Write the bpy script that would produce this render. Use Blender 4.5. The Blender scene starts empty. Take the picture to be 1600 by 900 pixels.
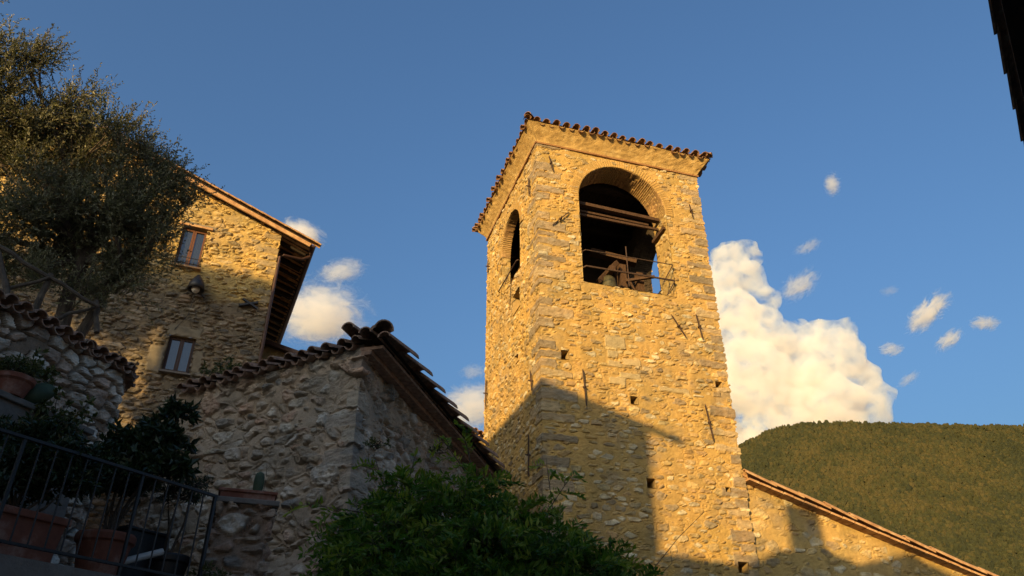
import bpy, math, random
import numpy as np
from mathutils import Vector, Matrix

random.seed(7)
R = math.radians
scene = bpy.context.scene
COL = scene.collection

# ------------------------------------------------------------------ camera, sky, sun, exposure
PITCH = R(31)
cam = bpy.data.cameras.new('camera')
cam.lens = 27; cam.sensor_width = 36; cam.clip_start = .05; cam.clip_end = 30000
camo = bpy.data.objects.new('camera', cam); COL.objects.link(camo)
camo.location = (0, 0, 1.6); camo.rotation_euler = (R(90) + PITCH, 0, 0)
scene.camera = camo

SUN_AZ, SUN_EL = R(26), R(11.2)
SDIR = Vector((-math.sin(SUN_AZ) * math.cos(SUN_EL), -math.cos(SUN_AZ) * math.cos(SUN_EL), math.sin(SUN_EL)))
world = bpy.data.worlds.new('World'); scene.world = world; world.use_nodes = True
wn = world.node_tree.nodes; wl = world.node_tree.links
sky = wn.new('ShaderNodeTexSky'); sky.sky_type = 'NISHITA'; sky.sun_disc = False
sky.sun_elevation = SUN_EL; sky.sun_rotation = math.pi + SUN_AZ
sky.altitude = 300; sky.air_density = 1.0; sky.air_density = 1.3; sky.dust_density = 10.0; sky.ozone_density = 5.0
wl.new(sky.outputs[0], wn['Background'].inputs[0]); wn['Background'].inputs[1].default_value = .15
sl = bpy.data.lights.new('sun', 'SUN'); sl.energy = 5.0; sl.angle = R(.42); sl.color = (1, .645, .25)
so = bpy.data.objects.new('sun', sl); COL.objects.link(so); so.location = (-20, -40, 30)
so.rotation_euler = (-SDIR).to_track_quat('-Z', 'Y').to_euler()
vs = scene.view_settings
vs.view_transform = 'Standard'; vs.look = 'None'; vs.exposure = .80; vs.gamma = 1
cy = scene.cycles
cy.volume_step_rate = .15; cy.volume_max_steps = 512
cy.max_bounces = 10; cy.diffuse_bounces = 4; cy.volume_bounces = 6; cy.transparent_max_bounces = 16

# ------------------------------------------------------------------ helpers
FW = np.array([0, math.cos(PITCH), math.sin(PITCH)]); UP = np.array([0, -math.sin(PITCH), math.cos(PITCH)])
EYE = np.array([0, 0, 1.6])
def sight(u, v): return FW + (u - 800) / 1200 * np.array([1., 0, 0]) + (450 - v) / 1200 * UP
def at(u, v, Y):
    d = sight(u, v); return EYE + d * (Y / d[1])
def on_plane(u, v, p, n):
    d = sight(u, v); return EYE + d * (np.dot(np.asarray(p) - EYE, n) / np.dot(d, n))

def tag(o, label=None, cat=None, group=None, kind=None):
    if label: o['label'] = label
    if cat: o['category'] = cat
    if group: o['group'] = group
    if kind: o['kind'] = kind
    return o
def thing(name, label, cat, loc=(0, 0, 0), rz=0, group=None):
    o = bpy.data.objects.new(name, None); COL.objects.link(o); o.empty_display_size = .2
    o.location = loc; o.rotation_euler = (0, 0, rz)
    return tag(o, label, cat, group)
def link(name, me, mat, parent=None):
    o = bpy.data.objects.new(name, me); COL.objects.link(o)
    if mat: me.materials.append(mat)
    if parent is not None:
        o.parent = parent
        # geometry is given in world space: undo the parent's own place
        bpy.context.view_layer.update() if False else None
        m = Matrix.LocRotScale(parent.location, parent.rotation_euler, None)
        if parent.parent is not None:
            q = parent.parent
            m = Matrix.LocRotScale(q.location, q.rotation_euler, None) @ m
        me.transform(m.inverted())
    return o
def np_mesh(name, verts, faces, mat, parent=None, colors=None, smooth=False):
    """verts (n,3), faces (m,k) arrays"""
    verts = np.asarray(verts, np.float32).reshape(-1, 3); faces = np.asarray(faces, np.int32)
    k = faces.shape[1]
    me = bpy.data.meshes.new(name)
    me.vertices.add(len(verts)); me.vertices.foreach_set('co', verts.ravel())
    me.loops.add(faces.size); me.loops.foreach_set('vertex_index', faces.ravel())
    me.polygons.add(len(faces))
    me.polygons.foreach_set('loop_start', np.arange(0, faces.size, k, dtype=np.int32))
    try: me.polygons.foreach_set('loop_total', np.full(len(faces), k, np.int32))
    except Exception: pass
    me.polygons.foreach_set('use_smooth', np.full(len(faces), smooth, bool))
    if colors is not None:
        a = me.color_attributes.new('Col', 'FLOAT_COLOR', 'POINT')
        c = np.ones((len(verts), 4), np.float32); c[:, :3] = np.asarray(colors).reshape(-1, 3)
        a.data.foreach_set('color', c.ravel())
    me.update(calc_edges=True); me.validate()
    return link(name, me, mat, parent)

class MB:
    """collects shapes in world space; build() links them as one mesh object"""
    def __init__(s): s.v = []; s.f = []
    def add(s, vs_, fs):
        b = len(s.v); s.v += [tuple(map(float, p)) for p in vs_]; s.f += [tuple(i + b for i in f) for f in fs]
    def box(s, c, size, ax=None, ay=None, az=None, taper=1.0):
        ax = Vector(ax if ax is not None else (1, 0, 0)).normalized(); az = Vector(az if az is not None else (0, 0, 1)).normalized()
        ay = Vector(ay).normalized() if ay is not None else az.cross(ax)
        c = Vector(c); hx, hy, hz = [q / 2 for q in size]; p = []
        for z, t in ((-hz, 1), (hz, taper)):
            for x, y in ((-hx, -hy), (hx, -hy), (hx, hy), (-hx, hy)):
                p.append(c + ax * x * t + ay * y * t + az * z)
        s.add(p, [(0, 3, 2, 1), (4, 5, 6, 7), (0, 1, 5, 4), (1, 2, 6, 5), (2, 3, 7, 6), (3, 0, 4, 7)])
    def bar(s, a, b, w, h, upv=(0, 0, 1)):
        a = Vector(a); b = Vector(b); d = (b - a); L = d.length; d.normalize()
        u = Vector(upv); sd = d.cross(u)
        if sd.length < 1e-4: sd = d.cross(Vector((1, 0, 0)))
        sd.normalize(); u = sd.cross(d)
        s.box((a + b) / 2, (L, w, h), d, sd, u)
    def tube(s, pts, r, n=8, cap=True):
        pts = [Vector(p) for p in pts]; rs = r if hasattr(r, '__len__') else [r] * len(pts)
        V = []; F = []; ref = Vector((.3, .2, 1)).normalized()
        for i, p in enumerate(pts):
            d = (pts[min(i + 1, len(pts) - 1)] - pts[max(i - 1, 0)]).normalized()
            a = d.cross(ref)
            if a.length < .05: a = d.cross(Vector((1, 0, 0)))
            a.normalize(); b = d.cross(a)
            for k in range(n):
                t = 2 * math.pi * k / n; V.append(p + (a * math.cos(t) + b * math.sin(t)) * rs[i])
        for i in range(len(pts) - 1):
            for k in range(n):
                F.append((i * n + k, i * n + (k + 1) % n, (i + 1) * n + (k + 1) % n, (i + 1) * n + k))
        if cap: F.append(tuple(range(n - 1, -1, -1))); F.append(tuple(range((len(pts) - 1) * n, len(pts) * n)))
        s.add(V, F)
    def lathe(s, c, prof, n=28, squash=None):
        V = []; F = []; c = Vector(c)
        for r_, z in prof:
            for k in range(n):
                t = 2 * math.pi * k / n; V.append(c + Vector((r_ * math.cos(t), r_ * math.sin(t), z)))
        for i in range(len(prof) - 1):
            for k in range(n):
                F.append((i * n + k, i * n + (k + 1) % n, (i + 1) * n + (k + 1) % n, (i + 1) * n + k))
        F.append(tuple(range(n - 1, -1, -1))); F.append(tuple(range((len(prof) - 1) * n, len(prof) * n)))
        s.add(V, F)
    def prism(s, poly, off):
        n = len(poly); off = Vector(off); P = [Vector(p) for p in poly]
        s.add(P + [p + off for p in P], [tuple(range(n))[::-1], tuple(range(n, 2 * n))] + [(i, (i + 1) % n, n + (i + 1) % n, n + i) for i in range(n)])
    def coppo(s, base, along, side, up, L, r0, r1, th=.014, n=7, arc=math.pi * .94, concave=False):
        """one half-round clay tile: from base (lower end) running along, r0 at base to r1"""
        al, sd, u = Vector(along).normalized(), Vector(side).normalized(), Vector(up).normalized()
        base = Vector(base); V = []; sg = -1 if concave else 1
        for e, (q, r_) in enumerate(((0, r0), (L, r1))):
            for rr in (r_, r_ - th):
                for k in range(n):
                    t = -arc / 2 + arc * k / (n - 1)
                    V.append(base + al * q + sd * math.sin(t) * rr + u * sg * (math.cos(t) * rr - r_ * .25))
        F = []
        for k in range(n - 1):
            F += [(k, k + 1, 2 * n + k + 1, 2 * n + k), (n + k + 1, n + k, 3 * n + k, 3 * n + k + 1),
                  (k + 1, k, n + k, n + k + 1), (2 * n + k, 2 * n + k + 1, 3 * n + k + 1, 3 * n + k)]
        F += [(0, 2 * n, 3 * n, n), (n - 1, 2 * n - 1, 4 * n - 1, 3 * n - 1)]
        s.add(V, F)
    def build(s, name, mat, parent=None, smooth=False, bevel=0):
        me = bpy.data.meshes.new(name); me.from_pydata(s.v, [], s.f)
        if smooth: me.polygons.foreach_set('use_smooth', [True] * len(me.polygons))
        me.update(); o = link(name, me, mat, parent)
        if bevel:
            m = o.modifiers.new('bevel', 'BEVEL'); m.width = bevel; m.segments = 2; m.limit_method = 'ANGLE'
        return o

# ------------------------------------------------------------------ numpy noise and masonry patterns
def vnoise(x, y, seed):
    rg = np.random.RandomState(seed); T = rg.rand(256, 256)
    xi = np.floor(x).astype(int); yi = np.floor(y).astype(int); fx = x - xi; fy = y - yi
    fx = fx * fx * (3 - 2 * fx); fy = fy * fy * (3 - 2 * fy)
    g = lambda a, b: T[a & 255, b & 255]
    return (g(xi, yi) * (1 - fx) + g(xi + 1, yi) * fx) * (1 - fy) + (g(xi, yi + 1) * (1 - fx) + g(xi + 1, yi + 1) * fx) * fy
def fbm(x, y, seed, o=4, gain=.5):
    s = 0; a = 1; t = 0
    for i in range(o):
        s = s + a * vnoise(x * 2 ** i, y * 2 ** i, seed + i * 17); t += a; a *= gain
    return s / t - .5
def sst(a, b, x):
    t = np.clip((x - a) / (b - a), 0, 1); return t * t * (3 - 2 * t)

def masonry(U, Z, seed, sw=.34, sh=.16, jx=.42, jy=.30, pal=None, mortar=(.46, .35, .19), mortar2=(.40, .31, .18),
            margin=(.008, .05), absent=.12, prot=(.008, .03), edge=.022, warp=.4, rough=.012, p=2.6, undul=.02, crev=.022):
    """rubble stones set in mortar: returns height (m) and colour"""
    rg = np.random.RandomState(seed)
    wx = U + warp * sh * 2 * fbm(U / (sw * 1.1), Z / (sh * 2.2), seed + 1, 3)
    wz = Z + warp * sh * 1.6 * fbm(U / (sw * 1.6), Z / (sh * 1.6), seed + 2, 3)
    nj = int(np.ptp(Z) / sh) + 9; ni = int(np.ptp(U) / sw) + 12
    j0 = int(np.floor(Z.min() / sh)) - 4; i0 = int(np.floor(U.min() / sw)) - 5
    JX = (rg.rand(ni + 8, nj + 8) - .5) * 2 * jx; JY = (rg.rand(ni + 8, nj + 8) - .5) * 2 * jy
    WT = (rg.rand(ni + 8, nj + 8) - .5) * .5 * sh
    jb = np.floor(wz / sh).astype(int)
    d1 = np.full(U.shape, 9.); d2 = np.full(U.shape, 9.); bi = np.zeros(U.shape, int); bj = np.zeros(U.shape, int)
    bx = np.zeros(U.shape); by = np.zeros(U.shape); asp = sw / sh * .8
    for dj in (-2, -1, 0, 1, 2):
        jj = jb + dj; sft = .5 * (jj & 1)
        ib = np.floor(wx / sw - sft).astype(int)
        for di in (-1, 0, 1):
            ii = ib + di
            a = np.clip(ii - i0, 0, ni + 7); b = np.clip(jj - j0, 0, nj + 7)
            px = (ii + .5 + sft + JX[a, b]) * sw; pz = (jj + .5 + JY[a, b]) * sh
            dx = (wx - px) / asp; dz = wz - pz
            d = (np.abs(dx) ** p + np.abs(dz) ** p) ** (1 / p) - WT[a, b]
            c = d < d1
            d2 = np.where(c, d1, np.minimum(d2, d)); d1 = np.where(c, d, d1)
            bi = np.where(c, a, bi); bj = np.where(c, b, bj); bx = np.where(c, dx, bx); by = np.where(c, dz, by)
    e = (d2 - d1) / 2
    RN = rg.rand(ni + 8, nj + 8, 6); q = RN[bi, bj]
    m = margin[0] + (margin[1] - margin[0]) * q[..., 0] ** 1.5
    m = np.where(q[..., 1] < absent, .5, m)
    e = e + .012 * fbm(U / .06, Z / .05, seed + 5, 3)
    mask = sst(m, m + edge, e)
    h = undul * fbm(U / .7, Z / .5, seed + 8, 3) * 2 + .022 * fbm(U / .11, Z / .07, seed + 9, 4)
    tilt = (q[..., 2] - .5) * by * .35 + (q[..., 3] - .5) * bx * .3
    rel = prot[0] + (prot[1] - prot[0]) * q[..., 4] + tilt + rough * 2 * fbm(U / .07 + bi * 3.1, Z / .045 + bj * 7.3, seed + 6, 4)
    gap = sst(m - .03, m - .004, e) * (1 - sst(m, m + .012, e)) * (q[..., 1] > absent) * np.clip(.5 + 2.5 * fbm(U / .18, Z / .14, seed + 10, 3), 0, 1)
    h = h + mask * rel - .006 * (1 - mask) - crev * gap
    pal = np.array(pal); idx = (q[..., 5] * len(pal)).astype(int) % len(pal)
    sc = pal[idx] * (.82 + .36 * q[..., 3:4])
    sc = sc * (1 + .9 * fbm(U / .12, Z / .05, seed + 11, 5))[..., None]
    mm = np.clip(.5 + 1.6 * fbm(U / 1.3, Z / 1.1, seed + 12, 4), 0, 1)[..., None]
    mc = (np.array(mortar) * mm + np.array(mortar2) * (1 - mm)) * (1 + .35 * fbm(U / .08, Z / .07, seed + 13, 4))[..., None]
    smear = (.7 * np.clip(fbm(U / .25, Z / .2, seed + 14, 3) * 3 + .3, 0, 1) * mask)[..., None]
    col = mc * (1 - mask[..., None]) + (sc * (1 - smear) + mc * smear) * mask[..., None]
    stain = 1 + .5 * fbm(U / .22, Z / 2.6, seed + 15, 4) * np.clip(.4 + 2.4 * fbm(U / 1.7, Z / 1.9, seed + 16, 3), 0, 1.2)
    grime = np.clip(2.2 * fbm(U / .55, Z / .4, seed + 19, 5) - .18, 0, .5)[..., None]
    col = col * stain[..., None]; col = col * (1 - grime) + col.mean(-1, keepdims=True) * np.array([.72, .66, .56]) * grime
    return h, np.clip(col, .01, .9)

def wall_strip(name, path, z0, z1, cells, pattern, mat, parent, holes=(), hole_fn=None, ztop=None, batter=None, zcell=None):
    """a masonry skin along a plan path (outward = right of travel). cells: grid size per segment.
    holes: (u0,u1,za,zb,depth) recesses; hole_fn(U,Z)->True where an opening is cut"""
    P = [np.array(q, float) for q in path]; us = []; xy = []; nm = []; u = 0
    nseg = len(P) - 1; dirs = [(P[i + 1] - P[i]) / np.linalg.norm(P[i + 1] - P[i]) for i in range(nseg)]
    nrm = [np.array([d[1], -d[0]]) for d in dirs]
    for i in range(nseg):
        L = np.linalg.norm(P[i + 1] - P[i]); n = max(1, int(round(L / cells[i])))
        for k in range(n + (1 if i == nseg - 1 else 0)):
            t = L * k / n; us.append(u + t); xy.append(P[i] + dirs[i] * t)
            if k == 0 and i > 0: nv = nrm[i] + nrm[i - 1]; nv = nv / (1 + nrm[i] @ nrm[i - 1])
            else: nv = nrm[i]
            nm.append(nv)
        u += L
    us = np.array(us); xy = np.array(xy); nm = np.array(nm)
    zc = zcell or min(cells); nz = int(round((z1 - z0) / zc)) + 1; zs = np.linspace(z0, z1, nz)
    U, Z = np.meshgrid(us, zs, indexing='ij')
    h, col = pattern(U, Z)
    if ztop is not None: Zc = np.minimum(Z, ztop(U))
    else: Zc = Z
    off = h.copy()
    if batter is not None: off = off + batter(U, Z)
    V = np.empty(U.shape + (3,)); V[..., :2] = xy[:, None, :] + nm[:, None, :] * off[..., None]; V[..., 2] = Zc
    nu = len(us); idx = np.arange(nu * nz).reshape(nu, nz)
    F = np.stack([idx[:-1, :-1], idx[1:, :-1], idx[1:, 1:], idx[:-1, 1:]], -1).reshape(-1, 4)
    Uc = (U[:-1, :-1] + U[1:, 1:]) / 2; Zm = (Z[:-1, :-1] + Z[1:, 1:]) / 2; keep = np.ones(Uc.shape, bool)
    if ztop is not None: keep &= (Zc[:-1, 1:] - Zc[:-1, :-1] > 1e-5) | (Zc[1:, 1:] - Zc[1:, :-1] > 1e-5)
    for hh in holes: keep &= ~((Uc > hh[0]) & (Uc < hh[1]) & (Zm > hh[2]) & (Zm < hh[3]))
    if hole_fn is not None: keep &= ~hole_fn(Uc, Zm)
    F = F[keep.ravel()]; V = V.reshape(-1, 3); C = col.reshape(-1, 3)
    def pos(uu, zz, dep):
        x = np.array([np.interp(uu, us, xy[:, 0]), np.interp(uu, us, xy[:, 1])])
        i = min(max(np.searchsorted(us, uu) - 1, 0), nu - 2); d = xy[i + 1] - xy[i]; d /= np.linalg.norm(d)
        return np.array([*(x - np.array([d[1], -d[0]]) * dep), zz])
    eV = []; eF = []; b = len(V)
    for hh in holes:
        u0, u1, za, zb, dep = hh[:5]
        fr = [pos(a, c, -.012) for a, c in ((u0, za), (u1, za), (u1, zb), (u0, zb))]; bk = [pos(a, c, dep) for a, c in ((u0, za), (u1, za), (u1, zb), (u0, zb))]
        eV += fr + bk; eF += [(b + i, b + (i + 1) % 4, b + 4 + (i + 1) % 4, b + 4 + i) for i in range(4)]
        if len(hh) < 6: eF.append((b + 4, b + 5, b + 6, b + 7))
        b += 8
    if eV:
        V = np.vstack([V, eV]); F = np.vstack([F, eF]); C = np.vstack([C, np.tile(col.reshape(-1, 3).mean(0), (len(eV), 1))])
    o = np_mesh(name, V, F, mat, parent, C)
    o.data.polygons.foreach_set('use_smooth', np.full(len(o.data.polygons), False))
    return o, pos

# ------------------------------------------------------------------ materials
def nodes(name):
    m = bpy.data.materials.new(name); m.use_nodes = True; nt = m.node_tree
    return m, nt, nt.nodes, nt.links, nt.nodes['Principled BSDF']
def noise(nt, scale, detail=5, rough=.6, coord='Object', vec=None, dist=0):
    n = nt.nodes.new('ShaderNodeTexNoise'); n.inputs['Scale'].default_value = scale
    n.inputs['Detail'].default_value = detail; n.inputs['Roughness'].default_value = rough; n.inputs['Distortion'].default_value = dist
    if vec is None:
        tc = nt.nodes.get('TC') or nt.nodes.new('ShaderNodeTexCoord'); tc.name = 'TC'; vec = tc.outputs[coord]
    nt.links.new(vec, n.inputs['Vector']); return n
def ramp(nt, fac, stops):
    r = nt.nodes.new('ShaderNodeValToRGB'); e = r.color_ramp.elements
    while len(e) < len(stops): e.new(.5)
    for q, (p, c) in zip(e, stops): q.position = p; q.color = (*c, 1) if len(c) == 3 else c
    nt.links.new(fac, r.inputs[0]); return r
def bump(nt, bs, hgt, strength=.5, dist=.01):
    b = nt.nodes.new('ShaderNodeBump'); b.inputs['Strength'].default_value = strength; b.inputs['Distance'].default_value = dist
    nt.links.new(hgt, b.inputs['Height']); nt.links.new(b.outputs[0], bs.inputs['Normal']); return b
def mixc(nt, fac, a, b, mode='MIX'):
    m = nt.nodes.new('ShaderNodeMix'); m.data_type = 'RGBA'; m.blend_type = mode
    for s, v in ((m.inputs['Factor'], fac), (m.inputs['A'], a), (m.inputs['B'], b)):
        if hasattr(v, 'is_output') or hasattr(v, 'links'): nt.links.new(v, s)
        else: s.default_value = v if not isinstance(v, tuple) else (*v, 1)
    return m.outputs['Result']
def mat_stone(name, fine=60, b=.6, tint=(1, 1, 1)):
    m, nt, N, L, bs = nodes(name)
    a = N.new('ShaderNodeAttribute'); a.attribute_name = 'Col'
    n1 = noise(nt, fine, 6, .7); r1 = ramp(nt, n1.outputs['Fac'], [(.25, (.68, .68, .7)), (.75, (1.25, 1.24, 1.2))])
    c = mixc(nt, 1.0, a.outputs['Color'], r1.outputs[0], 'MULTIPLY')
    n2 = noise(nt, 1.4, 4, .6); r2 = ramp(nt, n2.outputs['Fac'], [(.35, (.80 * tint[0], .85 * tint[1], .86 * tint[2])), (.65, (1.08 * tint[0], 1.06 * tint[1], 1.0 * tint[2]))])
    c = mixc(nt, 1.0, c, r2.outputs[0], 'MULTIPLY')
    L.new(c, bs.inputs['Base Color']); bs.inputs['Roughness'].default_value = .93; bs.inputs['Specular IOR Level'].default_value = .2
    n3 = noise(nt, fine * .8, 8, .75); bump(nt, bs, n3.outputs['Fac'], b, .012); return m
def mat_noise(name, c0, c1, scale=8, rough=.85, b=.3, bd=.006, spec=.25, stretch=None, c2=None, metal=0):
    m, nt, N, L, bs = nodes(name)
    vec = None
    if stretch:
        tc = N.new('ShaderNodeTexCoord'); mp = N.new('ShaderNodeMapping'); mp.inputs['Scale'].default_value = stretch
        L.new(tc.outputs['Object'], mp.inputs[0]); vec = mp.outputs[0]
    n1 = noise(nt, scale, 7, .65, vec=vec)
    st = [(.3, c0), (.68, c1)] if c2 is None else [(.28, c0), (.52, c1), (.72, c2)]
    L.new(ramp(nt, n1.outputs['Fac'], st).outputs[0], bs.inputs['Base Color'])
    bs.inputs['Roughness'].default_value = rough; bs.inputs['Specular IOR Level'].default_value = spec; bs.inputs['Metallic'].default_value = metal
    if b:
        n2 = noise(nt, scale * 4, 6, .7, vec=vec); bump(nt, bs, n2.outputs['Fac'], b, bd)
    return m
def mat_leaf(name, c0, c1, c2, scale=2.5, trans=.35, rough=.5):
    m, nt, N, L, bs = nodes(name)
    a = N.new('ShaderNodeAttribute'); a.attribute_name = 'Col'
    s = N.new('ShaderNodeSeparateColor'); L.new(a.outputs['Color'], s.inputs[0])
    r1 = ramp(nt, s.outputs[0], [(.05, c0), (.5, c1), (.95, c2)])
    L.new(r1.outputs[0], bs.inputs['Base Color']); bs.inputs['Roughness'].default_value = rough; bs.inputs['Specular IOR Level'].default_value = .35
    t = N.new('ShaderNodeBsdfTranslucent'); g = mixc(nt, 1.0, r1.outputs[0], (1.1, 1.15, .5), 'MULTIPLY'); L.new(g, t.inputs[0])
    mx = N.new('ShaderNodeMixShader'); mx.inputs[0].default_value = trans
    L.new(bs.outputs[0], mx.inputs[1]); L.new(t.outputs[0], mx.inputs[2]); L.new(mx.outputs[0], N['Material Output'].inputs[0]); return m

M = {}
M['stone'] = mat_stone('rubble_stone')
M['stone_b'] = mat_stone('old_rubble', 45, .8)
M['plaster'] = mat_noise('ochre_plaster', (.27, .175, .065), (.40, .27, .095), 4.5, .95, .7, .016, c2=(.48, .35, .15))
M['brickband'] = mat_noise('brick_band', (.20, .10, .04), (.28, .155, .065), 14, .95, .5, .01)
M['tile'] = mat_noise('clay_tile', (.09, .05, .03), (.20, .11, .055), 9, .9, .4, .006, c2=(.30, .20, .11))
M['tile_old'] = mat_noise('lichen_tile', (.10, .08, .065), (.25, .155, .105), 10, .92, .5, .008, c2=(.34, .28, .21))
M['tile_warm'] = mat_noise('warm_clay_tile', (.24, .13, .06), (.38, .22, .10), 7, .92, .4, .006, c2=(.48, .34, .18))
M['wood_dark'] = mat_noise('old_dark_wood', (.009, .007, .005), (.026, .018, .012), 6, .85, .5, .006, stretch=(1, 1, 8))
M['wood'] = mat_noise('weathered_wood', (.025, .014, .008), (.085, .047, .024), 8, .85, .5, .006, stretch=(6, 6, 1))
M['wood_grey'] = mat_noise('grey_pole_wood', (.04, .032, .024), (.10, .082, .062), 9, .9, .6, .01)
M['frame'] = mat_noise('brown_window_wood', (.07, .03, .015), (.13, .055, .025), 20, .55, .2, .003)
M['iron'] = mat_noise('rusty_iron', (.02, .015, .012), (.075, .04, .022), 25, .75, .4, .004, spec=.4)
M['black'] = mat_noise('black_iron', (.008, .008, .009), (.02, .019, .018), 20, .5, .2, .002, spec=.5)
M['copper'] = mat_noise('brown_copper', (.035, .018, .012), (.07, .035, .023), 6, .5, .15, .003, spec=.5, metal=.4)
M['bronze'] = mat_noise('dull_bronze', (.05, .05, .03), (.12, .11, .06), 12, .55, .3, .003, metal=.6)
M['terracotta'] = mat_noise('terracotta', (.12, .045, .03), (.19, .075, .048), 5, .9, .35, .004, c2=(.33, .22, .17))
M['earth'] = mat_noise('earth', (.12, .09, .06), (.24, .19, .13), 3, .97, .7, .03)
M['paving'] = mat_noise('pale_stone_paving', (.26, .22, .17), (.38, .33, .26), 1.5, .95, .4, .01)
M['house_plaster'] = mat_noise('pale_house_plaster', (.46, .38, .27), (.56, .47, .34), 1.2, .95, .4, .01)
M['render'] = mat_noise('grey_render', (.10, .092, .08), (.19, .172, .15), 5, .95, .6, .012)
M['lampglass'] = mat_noise('milk_glass', (.45, .45, .42), (.55, .54, .5), 4, .25, 0)
M['bark'] = mat_noise('olive_bark', (.05, .04, .03), (.13, .105, .08), 9, .95, .9, .02, stretch=(3, 3, .7))
M['interior'] = mat_noise('dark_chamber_wall', (.03, .024, .017), (.065, .05, .035), 5, .95, .4, .01)  # even dark brown for the chamber lining and right belfry arch
M['cactus'] = mat_noise('cactus_green', (.03, .05, .025), (.06, .085, .045), 9, .6, .3, .004)
M['bwhite'] = mat_noise('white_pvc', (.35, .36, .34), (.5, .5, .48), 4, .5, 0)
g_, nt_, N_, L_, bs_ = nodes('window_glass')
bs_.inputs['Base Color'].default_value = (.02, .025, .03, 1); bs_.inputs['Roughness'].default_value = .05; bs_.inputs['Specular IOR Level'].default_value = .9
bump(nt_, bs_, noise(nt_, 1.2, 2).outputs['Fac'], .25, .02); bs_.inputs['Coat Weight'].default_value = 1; M['glass'] = g_
M['olive'] = mat_leaf('olive_leaf', (.06, .065, .036), (.14, .145, .085), (.33, .32, .21), trans=.3)
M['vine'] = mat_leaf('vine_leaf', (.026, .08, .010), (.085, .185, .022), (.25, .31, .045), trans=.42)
M['citrus'] = mat_leaf('citrus_leaf', (.012, .022, .010), (.022, .040, .016), (.045, .07, .028), trans=.2, rough=.35)
M['weed'] = mat_leaf('weed_leaf', (.03, .045, .015), (.06, .08, .025), (.12, .12, .04), trans=.3)
M['forest'] = mat_leaf('forest_leaf', (.015, .020, .006), (.028, .031, .008), (.049, .042, .011), trans=.0, rough=.9)

# ================================================================== SETTING
# one ground sheet out to the horizon
gx = np.concatenate([-np.geomspace(9000, 30, 14), np.linspace(-25, 25, 11), np.geomspace(30, 9000, 14)])
GX, GY = np.meshgrid(gx, gx, indexing='ij'); GZ = -3 * np.clip((np.hypot(GX, GY) - 40) / 300, 0, 1)
ix = np.arange(GX.size).reshape(GX.shape)
GF = np.stack([ix[:-1, :-1], ix[1:, :-1], ix[1:, 1:], ix[:-1, 1:]], -1).reshape(-1, 4)
tag(np_mesh('ground', np.stack([GX, GY, GZ], -1), GF, M['paving']), kind='structure')

# ------------------------------------------------------------------ roofs of half-round tiles
def tile_slope(mb, o, along, down, W, Ls, step=.21, r=.085, seg=.42, seed=0, canal=True, lift=.0, top=None):
    """o: one end of the eave; along: eave direction; down: direction down the slope. Ls: slope length (or function of distance along)"""
    rg = random.Random(seed); al = Vector(along).normalized(); dn = Vector(down).normalized(); up = al.cross(-dn)
    if up.z < 0: up = -up
    n = int(W / step)
    for i in range(n + 1):
        x = min(i * step, W); L = Ls(x) if callable(Ls) else Ls
        k = 0; q = 0
        while q < L:
            sl = min(seg, L - q + .08)
            jit = Vector((rg.uniform(-.018, .018), rg.uniform(-.018, .018), rg.uniform(-.012, .022)))
            e = Vector(o) + al * x - dn * (q - (rg.uniform(-.05, .07) if k == 0 else 0)) + up * (lift + .055) + jit
            mb.coppo(e, -dn - up * .03, al, up, sl + .07, r * rg.uniform(.9, 1.1), r * .82)
            if canal and i < n and k < 3:
                mb.coppo(e + al * step * .5 - up * r * .85, -dn - up * .03, al, up, sl + .05, r * .9, r, concave=True)
            q += seg * .86; k += 1

# ================================================================== BELL TOWER
TA = R(17.3); UX = np.array([math.cos(TA), math.sin(TA), 0]); UY = np.array([-math.sin(TA), math.cos(TA), 0])
P0 = at(838, 222, 16.3)
P0 = np.array([P0[0], P0[1], 0])
def T(u, d, z): return P0 + UX * u + UY * d + np.array([0, 0, z])   # u along the front, d into the tower
S = 5.0; ZT = 16.15
tower = thing('bell_tower', 'tall square rubble stone bell tower with arched belfry openings and a tiled pyramid roof', 'bell tower', tuple(P0), 0)

PAL_T = [(.48, .42, .29), (.45, .385, .26), (.36, .275, .14), (.32, .25, .135), (.42, .335, .19), (.24, .185, .115), (.34, .23, .10), (.44, .37, .23), (.31, .21, .10), (.25, .20, .125), (.37, .29, .15), (.40, .30, .14)]
def quoins(U, Z, h, col, uc, seed, wide=(.34, .66), hh=(.16, .3), pal=((.18, .145, .11), (.23, .185, .135), (.14, .125, .105), (.30, .23, .145), (.20, .16, .115), (.33, .26, .16)), strength=.76):
    rg = np.random.RandomState(seed); z = Z.min() - .1; k = 0
    Uw = U + .05 * fbm(U / .15, Z / .15, seed + 3, 3); Zw = Z + .05 * fbm(U / .3, Z / .2, seed + 4, 3)
    while z < Z.max():
        H = rg.uniform(*hh); a, b = (wide[1], wide[0]) if k % 2 else (wide[0], wide[1]); a *= rg.uniform(.8, 1.15); b *= rg.uniform(.8, 1.15)
        e = np.minimum(np.minimum(Uw - (uc - a), (uc + b) - Uw), np.minimum(Zw - z, z + H - Zw))
        m = sst(.012, .03, e + .035 * fbm(U / .07, Z / .05, seed + 5, 3))
        if rg.rand() < .14: m = m * 0
        c = np.array(pal[rg.randint(len(pal))]) * (1 + .95 * fbm(U / .14, Z / .05, seed + 7 + k, 5))[..., None]
        rel = rg.uniform(.0, .026) + .04 * fbm(U / .10, Z / .045, seed + 8 + k, 5)
        h = h * (1 - m) + m * rel; mk = (m * strength)[..., None]; col = col * (1 - mk) + c * mk
        z += H + rg.uniform(0, .03); k += 1
    return h, np.clip(col, .01, .9)
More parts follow.
